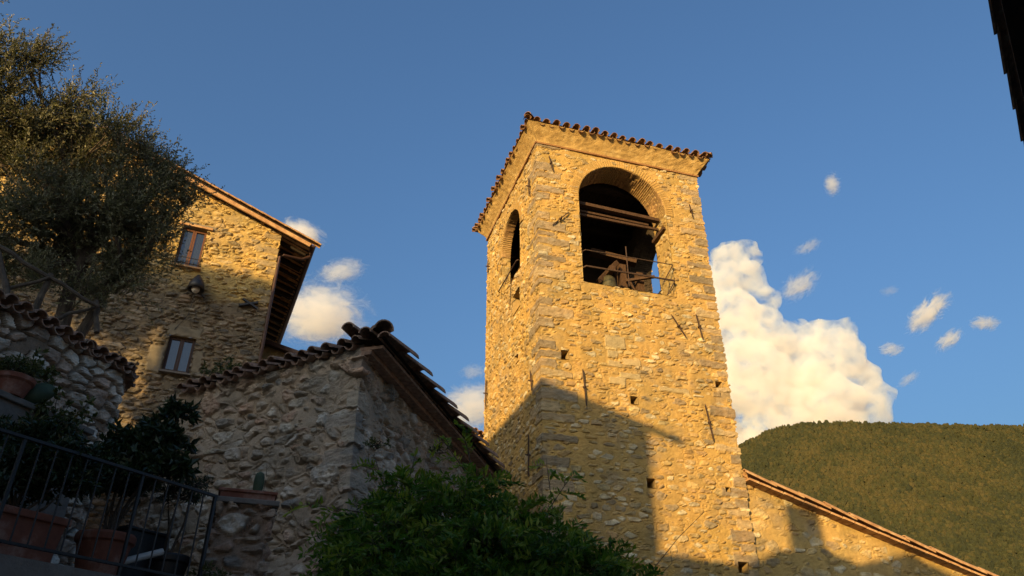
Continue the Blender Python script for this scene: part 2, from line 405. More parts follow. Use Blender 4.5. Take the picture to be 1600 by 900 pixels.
def tower_pat(U, Z):
    h, col = masonry(U, Z, 11, sw=.30, sh=.112, jy=.24, crev=.018, pal=PAL_T, mortar=(.43, .28, .084), mortar2=(.36, .24, .09), margin=(.004, .042), absent=.10, prot=(.003, .023), warp=.42, rough=.018, undul=.008, edge=.009)
    h, col = quoins(U, Z, h, col, 5.0, 21, wide=(.42, .78), hh=(.16, .32)); h, col = quoins(U, Z, h, col, 10.0, 22, wide=(.36, .72))
    # a few long dressed blocks in the middle of the front
    for (a, b, c, d) in ((6.66, 7.22, 10.02, 10.36), (6.7, 7.15, 9.05, 9.24), (7.0, 7.55, 9.24, 9.40), (8.0, 8.85, 9.03, 9.16), (6.7, 7.0, 9.75, 9.95), (7.1, 7.6, 9.6, 9.78), (6.7, 7.05, 9.5, 9.68)):
        e = np.minimum(np.minimum(U - a, b - U), np.minimum(Z - c, d - Z)); m = sst(.0, .02, e + .015 * fbm(U / .06, Z / .06, 77, 3))
        h = h * (1 - m) + m * (.018 + .012 * fbm(U / .08, Z / .05, 78, 3)); cc = np.array((.37, .29, .16)) * (1 + .5 * fbm(U / .1, Z / .05, 79, 4))[..., None]
        col = col * (1 - m[..., None]) + cc * m[..., None]
    return h, np.clip(col, .01, .9)
AC, AR, ASP, ASILL = 2.5, 1.315, 14.52, 11.80      # front arch: centre, radius, springing, sill
LC, LR, LSP, LSILL = 2.42, .92, 14.42, 12.95       # side arches
def in_arch(x, z, c, r, sp, sill):
    return (np.abs(x - c) < r) & (z > sill) & ((z < sp) | (np.hypot(x - c, z - sp) < r))
def tower_holes(U, Z):
    o = in_arch(U - 5, Z, AC, AR, ASP, ASILL) & (U > 5) & (U < 10)
    o |= in_arch(5 - U, Z, LC, LR, LSP, LSILL) & (U < 5)
    o |= in_arch(U - 10, Z, LC, LR, LSP, LSILL) & (U > 10) & (U < 15)
    return o
pp = [T(0, S, 0)[:2], T(0, 0, 0)[:2], T(S, 0, 0)[:2], T(S, S, 0)[:2], T(0, S, 0)[:2]]
putlogs = [(5.50, 5.70, 9.53, 9.76, .5), (7.22, 7.42, 8.6, 8.80, .5), (9.6, 9.8, 9.33, 9.5, .5), (7.46, 7.68, 6.62, 6.84, .5), (9.45, 9.58, 6.68, 6.82, .4), (9.5, 9.75, 4.92, 5.15, .4),
           (2.8, 3.45, 11.75, 12.35, .6), (3.05, 3.3, 10.2, 10.4, .4), (4.5, 4.6, 13.9, 14.05, .3)]
twall, tpos = wall_strip('wall', pp, 3.4, ZT, [.024, .024, .12, .5], tower_pat, M['stone'], tower, holes=putlogs, hole_fn=tower_holes, zcell=.024)
mb = MB(); mb.box(T(2.5, 2.5, 1.69), (5.1, 5.1, 3.38), UX, UY); mb.build('plinth', M['render'], tower)

# cornice: a small brick string, then a flaring plaster cove, mitred round the tower
def sweep(name, prof, mat, seed, amp=.012, cell=.035, col=None):
    pz = [prof[0]]
    for a_, b_ in zip(prof[:-1], prof[1:]):
        m_ = max(1, int(math.dist(a_, b_) / .03)) if math.dist(a_, b_) < .3 else 1
        pz += [tuple(np.array(a_) + (np.array(b_) - np.array(a_)) * (i_ + 1) / m_) for i_ in range(m_)]
    prof = pz
    V = []; F = []; k = len(prof); n = int(S / cell)
    offs = np.array([p[0] for p in prof]); zz = np.array([p[1] for p in prof])
    cs = [((0, 0), (1, 0)), ((S, 0), (0, 1)), ((S, S), (-1, 0)), ((0, S), (0, -1))]; b = 0
    for (c, d) in cs:
        nrm = (d[1], -d[0])
        for i in range(n + 1):
            t = i / n; L = S
            nz_ = amp * 2 * (fbm(np.full(k, t * L / .5 + c[0] * 7 + c[1] * 3), zz * 3, seed, 3) + .6 * fbm(np.full(k, t * L / .11 + c[0] * 7 + c[1] * 3), zz / .07, seed + 1, 3))
            if i in (0, n): nz_ = nz_ * 0
            for j in range(k):
                o = offs[j] + nz_[j]; s_ = -o + (L + 2 * o) * t
                V.append(T(c[0] + d[0] * s_ + nrm[0] * o, c[1] + d[1] * s_ + nrm[1] * o, zz[j]))
        for i in range(n):
            for j in range(k - 1): F.append((b + i * k + j, b + (i + 1) * k + j, b + (i + 1) * k + j + 1, b + i * k + j + 1))
        b += (n + 1) * k
    return np_mesh(name, V, F, mat, tower)
sweep('string_course', [(-.03, 16.10), (.045, 16.10), (.05, 16.15), (.0, 16.16)], M['brickband'], 31, .012)
sweep('cornice', [(.01, 16.15), (.03, 16.19), (.06, 16.26), (.11, 16.34), (.17, 16.42), (.22, 16.49), (.26, 16.54), (.30, 16.58), (.32, 16.60), (.32, 16.64), (.1, 16.72), (-.6, 16.75)], M['plaster'], 32, .030)
mb = MB(); EV = .36; ZE = 16.64; SL = R(17); HALF = S / 2 + EV
for c, d in (((0, 0), (1, 0)), ((S, 0), (0, 1)), ((S, S), (-1, 0)), ((0, S), (0, -1))):
    nrm = (d[1], -d[0]); o = T(c[0] - d[0] * EV + nrm[0] * EV, c[1] - d[1] * EV + nrm[1] * EV, ZE)
    al = UX * d[0] + UY * d[1]; out = UX * nrm[0] + UY * nrm[1]; dn = out * math.cos(SL) - np.array([0, 0, math.sin(SL)])
    tile_slope(mb, o, al, dn, 2 * HALF, lambda x: max(.06, min(x, 2 * HALF - x) / math.cos(SL)), step=.29, r=.105, seed=int(d[0] * 3 + d[1] * 7 + 20))
    apex = Vector(T(2.5, 2.5, ZE + HALF * math.tan(SL))); cr = Vector(o); cr2 = Vector(o) + Vector(al) * 2 * HALF
    mb.add([cr + Vector((0, 0, -.02)), cr2 + Vector((0, 0, -.02)), apex], [(0, 1, 2)])
    dd = apex - cr; L = dd.length; dd.normalize()
    for k in range(int(L / .4)):      # hip tiles
        q = cr + dd * (k * .4 - .04) + Vector((0, 0, .11)); sd = dd.cross(Vector((0, 0, 1))).normalized(); mb.coppo(q, dd, sd, sd.cross(dd), .46, .11, .09)
mb.build('roof', M['tile'], tower)

def arch_tunnel(name, fn, c, r, sp, sill, dep, mat, parent, seed, brick=True):
    """the inside of an opening: jambs, vault and sill; fn(along, depth, z) -> world"""
    prof = []; n1 = int((sp - sill) / .03); n2 = int(math.pi * r / .03)
    for i in range(n1): prof.append((c - r, sill + (sp - sill) * i / n1, 1, 0, 0))
    for i in range(n2 + 1):
        t = math.pi - math.pi * i / n2; prof.append((c + r * math.cos(t), sp + r * math.sin(t), -math.cos(t), -math.sin(t), 1))
    for i in range(n1 - 1, -1, -1): prof.append((c + r, sill + (sp - sill) * i / n1, -1, 0, 0))
    ns = int(2 * r / .03)
    for i in range(1, ns): prof.append((c + r - 2 * r * i / ns, sill, 0, 1, 0))
    prof.append(prof[0]); prof = np.array(prof); arcl = np.concatenate([[0], np.cumsum(np.hypot(np.diff(prof[:, 0]), np.diff(prof[:, 1])))])
    nd = int(dep / .03); ds = np.linspace(-.012, dep, nd + 1)
    A, D = np.meshgrid(arcl, ds, indexing='ij'); isb = prof[:, 4][:, None] * np.ones_like(D)
    h, col = masonry(D, A, seed, sw=.3, sh=.13, pal=PAL_T, mortar=(.40, .275, .10), mortar2=(.33, .23, .09), margin=(.006, .04))
    if brick:
        row = np.floor(A / .062); fr = A / .062 - row; bl = np.floor(D / .27 + .5 * (row % 2)); fb = D / .27 + .5 * (row % 2) - bl
        m = sst(.06, .2, np.minimum(fr, 1 - fr)) * sst(.02, .06, np.minimum(fb, 1 - fb))
        rr = vnoise(row * 3.7 + .5, bl * 5.3 + .5, seed + 3); bc = np.array((.27, .165, .075))[None, None] * (.65 + .8 * rr[..., None]) * (1 + .4 * fbm(A / .05, D / .05, seed, 3))[..., None]
        hb = .016 * m + .02 * (rr - .5) * m; cb = bc * m[..., None] + np.array((.37, .255, .10)) * (1 - m[..., None])
        h = np.where(isb > .5, hb, h); col = np.where(isb[..., None] > .5, cb, col)
    h[:, 0] = 0
    X = prof[:, 0][:, None] + prof[:, 2][:, None] * h; Z = prof[:, 1][:, None] + prof[:, 3][:, None] * h
    V = np.array([[fn(X[i, j], D[i, j], Z[i, j]) for j in range(nd + 1)] for i in range(len(prof))])
    idx = np.arange(A.size).reshape(A.shape); F = np.stack([idx[:-1, :-1], idx[1:, :-1], idx[1:, 1:], idx[:-1, 1:]], -1).reshape(-1, 4)
    return np_mesh(name, V, F, mat, parent, col)
TH = .75
arch_tunnel('belfry_arch', lambda x, d, z: T(x, d, z), AC, AR, ASP, ASILL, TH, M['stone'], tower, 41)
arch_tunnel('belfry_arch', lambda x, d, z: T(d, x, z), LC, LR, LSP, LSILL, .28, M['stone'], tower, 42)
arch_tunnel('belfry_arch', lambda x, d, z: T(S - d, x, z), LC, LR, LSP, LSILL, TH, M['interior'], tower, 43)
def arch_ring(fn, c, r, sp, w, seed):
    nt_ = int(math.pi * r / .016); nr = 14; t = np.linspace(math.pi + .06, -.06, nt_); q = np.linspace(r - .004, r + w, nr)
    TT, Q = np.meshgrid(t, q, indexing='ij'); s_ = TT * r / .068; b = np.floor(s_); fr = s_ - b
    e = np.minimum(fr, 1 - fr); m = sst(.05, .2, e) * sst(0, .12, np.minimum((Q - r) / w + .05, 1 - (Q - r) / w) + .0)
    rr = vnoise(b * 2.3 + .5, b * 0 + .5, seed); h = .008 + .014 * m + .012 * (rr - .5) * m + .01 * fbm(TT * 9, Q * 20, seed, 3)
    h[:, -1] = -.02; col = np.array((.39, .25, .085)) * (.72 + .5 * rr[..., None]) * m[..., None] + np.array((.33, .22, .08)) * (1 - m[..., None])
    V = np.array([[fn(c + Q[i, j] * math.cos(TT[i, j]), -h[i, j], sp + Q[i, j] * math.sin(TT[i, j])) for j in range(nr)] for i in range(nt_)])
    idx = np.arange(TT.size).reshape(TT.shape); F = np.stack([idx[:-1, :-1], idx[1:, :-1], idx[1:, 1:], idx[:-1, 1:]], -1).reshape(-1, 4)
    return np_mesh('arch_ring', V, F, M['stone'], tower, col)
arch_ring(lambda x, d, z: T(x, d, z), AC, AR, ASP, .25, 51)
arch_ring(lambda x, d, z: T(d, x, z), LC, LR, LSP, .25, 52)

# inside of the bell chamber: dark lining with the same openings, boards above, floor below
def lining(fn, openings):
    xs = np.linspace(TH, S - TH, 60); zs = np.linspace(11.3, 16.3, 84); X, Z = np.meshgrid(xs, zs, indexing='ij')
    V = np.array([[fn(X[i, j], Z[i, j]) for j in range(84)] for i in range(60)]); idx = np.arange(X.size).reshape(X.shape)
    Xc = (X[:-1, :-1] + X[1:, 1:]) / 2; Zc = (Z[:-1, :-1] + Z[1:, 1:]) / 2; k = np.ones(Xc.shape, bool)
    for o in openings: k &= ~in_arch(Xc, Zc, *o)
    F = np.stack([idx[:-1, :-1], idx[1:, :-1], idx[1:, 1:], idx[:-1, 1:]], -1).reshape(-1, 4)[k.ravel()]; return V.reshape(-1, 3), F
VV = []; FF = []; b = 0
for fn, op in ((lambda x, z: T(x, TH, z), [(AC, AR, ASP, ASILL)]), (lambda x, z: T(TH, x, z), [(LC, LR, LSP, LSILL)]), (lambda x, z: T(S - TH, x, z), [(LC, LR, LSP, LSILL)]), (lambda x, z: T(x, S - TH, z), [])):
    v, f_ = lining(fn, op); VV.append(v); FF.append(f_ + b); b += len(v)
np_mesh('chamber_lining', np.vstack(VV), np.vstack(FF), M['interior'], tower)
mb = MB(); mb.box(T(2.5, 2.5, 11.5), (3.6, 3.6, .1), UX, UY); mb.build('chamber_floor', M['wood_dark'], tower); mb = MB()
for k in range(12): mb.box(T(.9 + k * .29, 2.5, 15.93), (.27, 3.5, .05), UX, UY)
for k in range(4): mb.box(T(2.5, 1.0 + k * 1.0, 15.80), (3.5, .16, .2), UX, UY)
mb.build('chamber_boards', M['wood_dark'], tower)
for (z, d, w, h_, u0, u1, tl) in ((14.62, .42, .14, .10, 1.19, 3.80, -.08), (14.44, .5, .05, .06, 1.3, 3.5, -.05), (14.28, .46, .06, .07, 1.25, 3.78, -.02)):
    mb = MB(); mb.bar(T(u0, d, z), T(u1, d, z + tl), w, h_); mb.build('tie_beam', M['wood'], tower)
mb = MB(); mb.bar(T(3.80, .12, 14.10), T(3.74, .70, 13.98), .12, .1); mb.build('beam_end', M['wood'], tower)
# guard rail across the front opening, and one on the left opening
mb = MB()
for z, r_ in ((12.72, .014), (12.22, .026)):
    mb.tube([T(1.2, .0, z), T(1.25, -.10, z), T(3.75, -.12, z), T(3.80, .02, z)], r_, 6)
for z in (12.72, 12.22): mb.tube([T(3.76, -.12, z), T(3.55, .1, z - .45)], .016, 6)
mb.tube([T(2.42, -.10, 13.05), T(2.42, -.10, 11.82)], .016, 6)
mb.build('railing', M['iron'], tower)
mb = MB(); mb.tube([T(-.06, 1.5, 13.15), T(-.10, 1.55, 13.15), T(-.10, 3.3, 13.15), T(-.05, 3.35, 13.15)], .018, 6)
mb.tube([T(-.1, 2.2, 13.15), T(-.25, 2.15, 12.7)], .011, 6); mb.tube([T(-.25, 2.15, 12.7), T(-.05, 1.55, 12.65)], .009, 6); mb.tube([T(-.2, 1.7, 12.65), T(-.06, 2.3, 12.0)], .011, 6)
mb.build('railing', M['iron'], tower)
# wrought iron wall anchors of the tie rods
def anchor(face, a, z, L, ang, cross=True, r_=.02):
    fn = (lambda q, w: T(a + q, -.05, z + w)) if face == 'f' else (lambda q, w: T(-.05, a + q, z + w))
    t = R(ang); dx, dz = math.sin(t), math.cos(t); mb = MB()
    mb.bar(fn(-dx * L / 2, -dz * L / 2), fn(dx * L / 2, dz * L / 2), .022, .03, upv=tuple(UY if face == 'f' else UX))
    for s_ in (-1, 1): mb.tube([fn(dx * s_ * L / 2, dz * s_ * L / 2), fn(dx * s_ * (L / 2 + .05), dz * s_ * (L / 2 + .05))], [.017, .005], 6)
    if cross:
        mb.box(fn(0, 0) , (.075, .04, .04), UX, UY); p = fn(0, 0); q = (UY if face == 'f' else UX); mb.tube([p - q * .08, p + q * .1], .016, 6)
    mb.build('anchor_bar', M['iron'], tower)
for a in (('f', .40, 15.45, .45, -12), ('f', .62, 13.62, .62, 42, True), ('f', 4.62, 14.75, .42, -8), ('f', 4.35, 10.98, .65, -8), ('f', 3.75, 10.9, .62, -30), ('f', 1.05, 8.85, .85, -3), ('f', 4.25, 8.35, .85, -6),
          ('l', .6, 9.15, .5, 10), ('l', 4.7, 10.5, .75, 0), ('l', .85, 7.4, .9, -3), ('l', .55, 15.0, .5, 0), ('l', 4.72, 14.9, .4, 0)): anchor(*a)

# the bell and its timber frame inside the chamber
mb = MB(); mb.bar(T(2.98, 1.35, 11.55), T(2.98, 1.35, 13.45), .20, .16, upv=tuple(UY)); fr = mb.build('bell_frame', M['wood'], tower)
for u, d, z0, z1 in ((3.3, 2.2, 11.55, 13.9), (2.0, 2.3, 11.55, 13.4), (3.45, 1.25, 11.55, 13.2)):
    mb = MB(); mb.bar(T(u, d, z0), T(u, d, z1), .20, .16, upv=tuple(UY)); mb.build('post', M['wood'], fr)
for a, b_, w, h_ in (((1.5, 1.75, 12.5), (3.4, 1.75, 12.5), .2, .28), ((2.0, .85, 12.45), (2.72, 1.1, 13.35), .10, .12), ((2.2, 1.7, 13.98), (3.45, 1.35, 13.62), .26, .14), ((1.9, 1.3, 11.95), (3.6, 1.5, 11.95), .14, .12), ((2.98, 1.35, 12.8), (3.6, 2.2, 13.6), .12, .12), ((3.0, 1.2, 12.85), (3.75, .9, 12.95), .08, .07), ((3.1, 1.15, 12.8), (3.55, 1.05, 11.7), .05, .05)):
    mb = MB(); mb.bar(T(*a), T(*b_), w, h_); mb.build('beam', M['wood'], fr)
for k in range(4):
    mb = MB(); mb.bar(T(2.35, 1.95, 12.15 + k * .2), T(3.3, 1.9, 12.15 + k * .2 + (.02 if k % 2 else 0)), .03, .17); mb.build('board', M['wood'], fr)
bell = thing('church_bell', 'dull green bronze bell hanging low in the belfry arch', 'bell', tuple(T(2.34, .95, 12.75)))
mb = MB(); bp = [(.06, .0), (.14, -.03), (.20, -.10), (.225, -.22), (.245, -.40), (.28, -.55), (.335, -.66), (.35, -.70), (.33, -.70), (.26, -.55), (.2, -.2), (.05, -.06)]
mb.lathe(T(2.34, .95, 12.72), [(r_ * .95, z) for r_, z in bp]); mb.build('bell_body', M['bronze'], bell, smooth=True)
mb = MB(); mb.bar(T(2.34, .6, 12.80), T(2.34, 1.8, 12.80), .16, .14); mb.build('headstock', M['wood'], bell)
mb = MB(); mb.tube([T(2.34, .95, 12.6), T(2.34, .95, 12.02)], .02, 6); mb.lathe(T(2.34, .95, 12.02), [(.02, .06), (.06, .02), (.06, -.04), (.02, -.07)], 10); mb.build('clapper', M['iron'], bell)

# ================================================================== CHURCH SIDE WALL, right of the tower
church = thing('church', 'low sunlit stone church wall right of the bell tower with a sloping tiled edge', 'church', tuple(T(5, .08, 0)))
def ch_top(U): return 6.98 - .298 * U
def ch_pat(U, Z): return masonry(U, Z, 61, sw=.36, sh=.16, pal=PAL_T, mortar=(.41, .285, .10), mortar2=(.35, .24, .095), margin=(.006, .055), absent=.2, prot=(.0, .026), warp=.7, rough=.02, undul=.02)
chp = [T(5, .08, 0)[:2], T(14.5, .08, 0)[:2], T(14.5, 9, 0)[:2]]
wall_strip('wall', chp, 2.5, 7.3, [.026, .5], ch_pat, M['stone'], church, ztop=lambda U: np.where(U < 9.5, ch_top(U), 3), zcell=.026)
mb = MB(); mb.box(T(9.75, 4.5, 1.2), (9.5, 8.9, 2.6), UX, UY); mb.build('plinth', M['render'], church)
d_ = (UX + np.array([0, 0, -.298])); d_ = d_ / np.linalg.norm(d_); up_ = np.cross(d_, UY); up_ = up_ if up_[2] > 0 else -up_
mb = MB(); rg = random.Random(3)
x = 0
while x < 9.4:      # two courses of flat bricks under the verge
    L = rg.uniform(.26, .34); c = T(5 + x + L / 2, 0, ch_top(x + L / 2)); mb.box(c + up_ * .03 - UY * .02, (L - .012, .34 + rg.uniform(-.02, .02), .05), d_, UY, up_); x += L
mb.build('verge_course', M['tile_warm'], church)
mb = MB(); q = .0; base = T(5.0, 0, 6.98) + up_ * .07
while q < 10:
    b_ = base + d_ * (q + .44) - UY * .05
    mb.coppo(b_ + up_ * .06 + d_ * .3, -d_ + up_ * rg.uniform(.03, .08) + UY * rg.uniform(-.03, .03), UY, up_, .85 * rg.uniform(.95, 1.05), .15 * rg.uniform(.9, 1.1), .125, th=.02); q += .72
for row in range(1, 42):
    q = 0
    while q < 10:
        b_ = base + d_ * (q + .44) + UY * (row * .21 - .05); mb.coppo(b_ + up_ * .045, -d_ + up_ * .05, UY, up_, .5, .1, .085, n=5); q += .42
mb.prism([T(5, -.1, 6.98) + up_ * .06, T(14.6, -.1, 6.98 - .298 * 9.6) + up_ * .06, T(14.6, -.1, 6.98 - .298 * 9.6) + up_ * .075, T(5, -.1, 6.98) + up_ * .075], UY * 9)
mb.build('roof', M['tile_warm'], church)

# ================================================================== HOUSE UP ON THE LEFT (gable to the street)
HB = R(22.9); AX = np.array([math.cos(HB), math.sin(HB), 0]); AY = np.array([-math.sin(HB), math.cos(HB), 0])
PA = at(440, 365, 20.0); ZA = PA[2]; PA = np.array([PA[0], PA[1], 0])
def H(a, d, z): return PA + AX * a + AY * d + np.array([0, 0, z])
house = thing('stone_house', 'stone gabled house uphill on the left with two wooden casement windows and deep dark eaves', 'house', tuple(H(0, 0, 0)))
PAL_A = [(.44, .32, .15), (.38, .28, .135), (.28, .215, .12), (.46, .35, .18), (.41, .28, .115), (.22, .18, .11), (.34, .25, .13), (.43, .33, .18)]
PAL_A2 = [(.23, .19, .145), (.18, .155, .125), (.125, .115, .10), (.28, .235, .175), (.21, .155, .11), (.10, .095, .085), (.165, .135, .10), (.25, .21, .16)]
HT = .366; APX = -5.6; LEFT = -11.2
def h_top(U):
    a = U + LEFT; return ZA - .02 - HT * np.where(a > APX, a, 2 * APX - a)
W1 = (-2.82, -2.12, 13.78, 15.15); W2 = (-2.42, -1.74, 10.45, 11.53)
def h_pat(U, Z):
    h, col = masonry(U, Z, 71, sw=.34, sh=.115, pal=PAL_A, mortar=(.45, .31, .105), mortar2=(.36, .255, .10), margin=(.003, .03), absent=.06, prot=(.01, .05), warp=.7, rough=.024, undul=.03, crev=.03)
    h, col = quoins(U, Z, h, col, -LEFT, 72, wide=(.3, .55), hh=(.16, .28), strength=.6)
    lo = sst(.25, -.35, Z - 13.3 - .9 * fbm(U / 1.5, Z / .8, 79, 4) * 2)[..., None]  # lower stones darker and greyer, part of the wall's shade put into their colour
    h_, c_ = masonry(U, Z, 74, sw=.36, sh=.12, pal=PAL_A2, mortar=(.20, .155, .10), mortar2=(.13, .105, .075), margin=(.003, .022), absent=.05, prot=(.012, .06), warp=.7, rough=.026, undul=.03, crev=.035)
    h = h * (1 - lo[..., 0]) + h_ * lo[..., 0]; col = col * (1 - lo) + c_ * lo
    a = U + LEFT
    for (u0, u1, z0, z1) in ((W2[0] - .42, W2[0] - .02, 10.35, 11.15), (W2[1] + .02, W2[1] + .3, 10.5, 11.2), (W2[0] - .1, W2[1] + .12, 11.53, 11.85), (W1[0] - .1, W1[1] + .25, 15.15, 15.35)):
        e = np.minimum(np.minimum(a - u0, u1 - a), np.minimum(Z - z0, z1 - Z)); m = sst(0, .04, e + .07 * fbm(U / .12, Z / .1, 75, 3))
        cc = np.array((.19, .16, .115)) * (1 + .8 * fbm(U / .15, Z / .1, 76, 4))[..., None]; h = h * (1 - m) + .02 * m; col = col * (1 - m[..., None]) + cc * m[..., None]
    return h, np.clip(col, .01, .9)
hp = [H(LEFT, 0, 0)[:2], H(0, 0, 0)[:2], H(0, 9, 0)[:2]]
hh = [(W1[0] - LEFT, W1[1] - LEFT, W1[2], W1[3], .22, 1), (W2[0] - LEFT, W2[1] - LEFT, W2[2], W2[3], .22, 1)]
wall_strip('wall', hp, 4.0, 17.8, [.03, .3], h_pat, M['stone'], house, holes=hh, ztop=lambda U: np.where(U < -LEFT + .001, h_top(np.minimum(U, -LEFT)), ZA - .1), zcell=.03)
mb = MB(); mb.box(H(LEFT / 2, 4.6, 2.1), (-LEFT, 8.9, 4.2), AX, AY); mb.build('plinth', M['render'], house)
M['frame_dark'] = mat_noise('dark_window_wood', (.03, .016, .01), (.06, .03, .018), 20, .6, .2, .003)
def casement(wd, parent, dep, rails):
    a0, a1, z0, z1 = wd; a0 -= .035; a1 += .035; z0 -= .035; z1 += .035; f_ = MB(); g = MB(); w = .055; fn = lambda a, z, d=0: H(a, dep + d, z)
    def bb(mb, x0, x1, y0, y1, d0, d1):
        mb.box(H((x0 + x1) / 2, dep + (d0 + d1) / 2, (y0 + y1) / 2), (x1 - x0, d1 - d0, y1 - y0), AX, AY)
    bb(f_, a0, a0 + w, z0, z1, -.03, .05); bb(f_, a1 - w, a1, z0, z1, -.03, .05); bb(f_, a0 + w, a1 - w, z1 - w, z1, -.03, .05); bb(f_, a0 + w, a1 - w, z0, z0 + w, -.03, .05)
    c = (a0 + a1) / 2
    for x0, x1 in ((a0 + w + .004, c - .004), (c + .004, a1 - w - .004)):
        bb(f_, x0, x0 + .05, z0 + w + .004, z1 - w - .004, -.045, .01); bb(f_, x1 - .05, x1, z0 + w + .004, z1 - w - .004, -.045, .01)
        bb(f_, x0 + .05, x1 - .05, z1 - w - .06, z1 - w - .004, -.044, .01); bb(f_, x0 + .05, x1 - .05, z0 + w + .004, z0 + w + .075, -.044, .01)
    o = f_.build('window', M['frame' if rails else 'frame_dark'], parent)
    bb(g, a0 + w, c, z0 + w, z1 - w, -.012, -.006); bb(g, c, a1 - w, z0 + w, z1 - w, -.012, -.006); g.build('pane', M['glass'], o)
    if rails:
        r_ = MB()
        for z in (z0 + .12, z0 + .32): r_.tube([H(a0 - .02, -.03, z), H(a1 + .02, -.03, z)], .011, 6)
        for k in range(5): x = a0 + .07 + k * (a1 - a0 - .14) / 4; r_.tube([H(x, -.03, z0 + .02), H(x, -.03, z0 + .36)], .008, 6)
        r_.build('guard_bar', M['black'], o)
    s_ = MB(); s_.box(H(c, dep - .14, z0 - .022), (a1 - a0 + .06, .3, .05), AX, AY); s_.build('sill', M['tile_warm'] if rails else M['render'], o)
casement(W1, house, .14, True); casement(W2, house, .14, False)
b_ = MB(); b_.box(H(-2.47, -.02, 15.2), (.95, .1, .07), AX, AY); b_.build('lintel', M['tile_warm'], house)
# roof: two slopes with boarding, verge tiles and rafters under the eave
sl_ = math.atan(HT)
rd = AX * math.cos(sl_) - np.array([0, 0, math.sin(sl_)]); rup = AX * math.sin(sl_) + np.array([0, 0, math.cos(sl_)])
ld = -AX * math.cos(sl_) - np.array([0, 0, math.sin(sl_)]); lup = -AX * math.sin(sl_) + np.array([0, 0, math.cos(sl_)])
OH = .28; EAV = .92
ridge = H(APX, -OH, ZA - HT * APX)
LR_ = (EAV - APX) / math.cos(sl_)
mb = MB()
for dn, up__ in ((rd, rup), (ld, lup)):
    mb.box(Vector(ridge) + Vector(dn) * LR_ / 2 + Vector(up__) * .035 + Vector(AY) * 4.75, (LR_, 9.5, .05), dn, AY, up__)
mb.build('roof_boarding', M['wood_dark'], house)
mb = MB()
for k in range(19):
    d = .35 + k * .5; mb.bar(H(-.1, d, ZA - HT * -.1 - .06), H(EAV - .06, d, ZA - HT * (EAV - .06) - .06), .1, .13)
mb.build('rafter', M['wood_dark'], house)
mb = MB()
mb.bar(Vector(ridge) + Vector(rup) * -.04 + Vector(AY) * .02, Vector(ridge) + Vector(rd) * LR_ + Vector(rup) * -.04 + Vector(AY) * .02, .05, .13, tuple(rup)); mb.build('verge_board', M['tile_warm'], house)
mb = MB(); rg = random.Random(5); q = 0
while q < LR_:
    b_ = Vector(ridge) + Vector(rd) * (q + .42) + Vector(AY) * .03
    mb.coppo(b_ + Vector(rup) * .115, -rd + rup * .05, AY, rup, .5, .11, .095); q += .4
tl_o = Vector(ridge) + Vector(rd) * (LR_ + .05) + Vector(rup) * .06 + Vector(AY) * .24
tile_slope(mb, tl_o, AY, rd, 9.2, LR_, step=.22, r=.09, seed=4, canal=True)
tile_slope(mb, Vector(ridge) + Vector(ld) * (LR_ + .05) + Vector(lup) * .06, AY, ld, 9.2, LR_, step=.22, r=.09, seed=6, canal=False)
k = 0
while k < 24: mb.coppo(Vector(ridge) + Vector(AY) * (k * .4) + Vector((0, 0, .12)), AY, AX, (0, 0, 1), .46, .13, .11); k += 1
mb.build('roof', M['tile_warm'], house)
eave = lambda d, z=0: H(EAV + .06, d, ZA - HT * EAV + .0 + z)
mb = MB(); gv = []; n = 9
for d in (-OH + .03, 9.2):
    for k in range(n):
        t = math.pi * k / (n - 1); gv.append(Vector(eave(d)) + Vector(AX) * (-math.cos(t) * .075 + .03) + Vector((0, 0, -math.sin(t) * .075)))
mb.add(gv, [(k, k + 1, n + k + 1, n + k) for k in range(n - 1)] + [tuple(range(n))]); g_o = mb.build('gutter', M['copper'], house)
m_ = g_o.modifiers.new('thick', 'SOLIDIFY'); m_.thickness = .006
mb = MB(); mb.tube([eave(.12, -.06), eave(.12, -.22), H(.75, .10, ZA - .72), H(.18, -.04, ZA - .80), H(.07, -.09, ZA - .92), H(.06, -.10, ZA - 1.6), H(.05, -.10, 12.2), H(.05, -.10, 10.9)], .045, 10); mb.build('downpipe', M['copper'], house)
mb = MB(); mb.tube([H(.05, -.10, 10.93), H(-.02, -.16, 10.7), H(-.2, -.2, 10.55), H(-.3, -.22, 10.2), H(-.3, -.22, 9.2)], .085, 10); mb.build('downpipe', M['black'], house)
# cross shaped wall plate
mb = MB(); mb.bar(H(-.80, -.06, 12.80), H(-.30, -.06, 13.0), .06, .12, tuple(AY)); mb.bar(H(-.74, -.10, 13.02), H(-.28, -.10, 12.78), .05, .07, tuple(AY)); mb.build('wall_plate', M['black'], house)
# street lamp on the wall
lamp = thing('wall_lamp', 'dark bell shaped wall lamp with a pale round globe between the two house windows', 'wall lamp', tuple(H(-2.05, -.1, 13.1)))
mb = MB(); c = H(-2.05, -.34, 13.05); mb.lathe(c, [(.02, .34), (.05, .32), (.10, .24), (.16, .14), (.21, .02), (.24, -.16), (.215, -.16), (.15, .1), (.05, .24)], 20); mb.build('shade', M['black'], lamp, smooth=True)
mb = MB(); mb.lathe(H(-2.05, -.34, 12.93), [(.02, .12), (.08, .09), (.115, .02), (.11, -.06), (.07, -.12), (.015, -.14)], 16); mb.build('globe', M['lampglass'], lamp, smooth=True)
mb = MB(); mb.tube([H(-2.05, .05, 13.2), H(-2.05, -.15, 13.42), H(-2.05, -.34, 13.38)], .025, 8); mb.tube([H(-2.35, -.02, 12.85), H(-2.05, -.08, 13.05), H(-1.78, -.02, 12.85)], .014, 6)
mb.tube([H(-2.05, -.03, 12.9), H(-2.1, -.03, 12.2), H(-2.35, -.03, 11.7)], .01, 6); mb.build('bracket', M['black'], lamp)

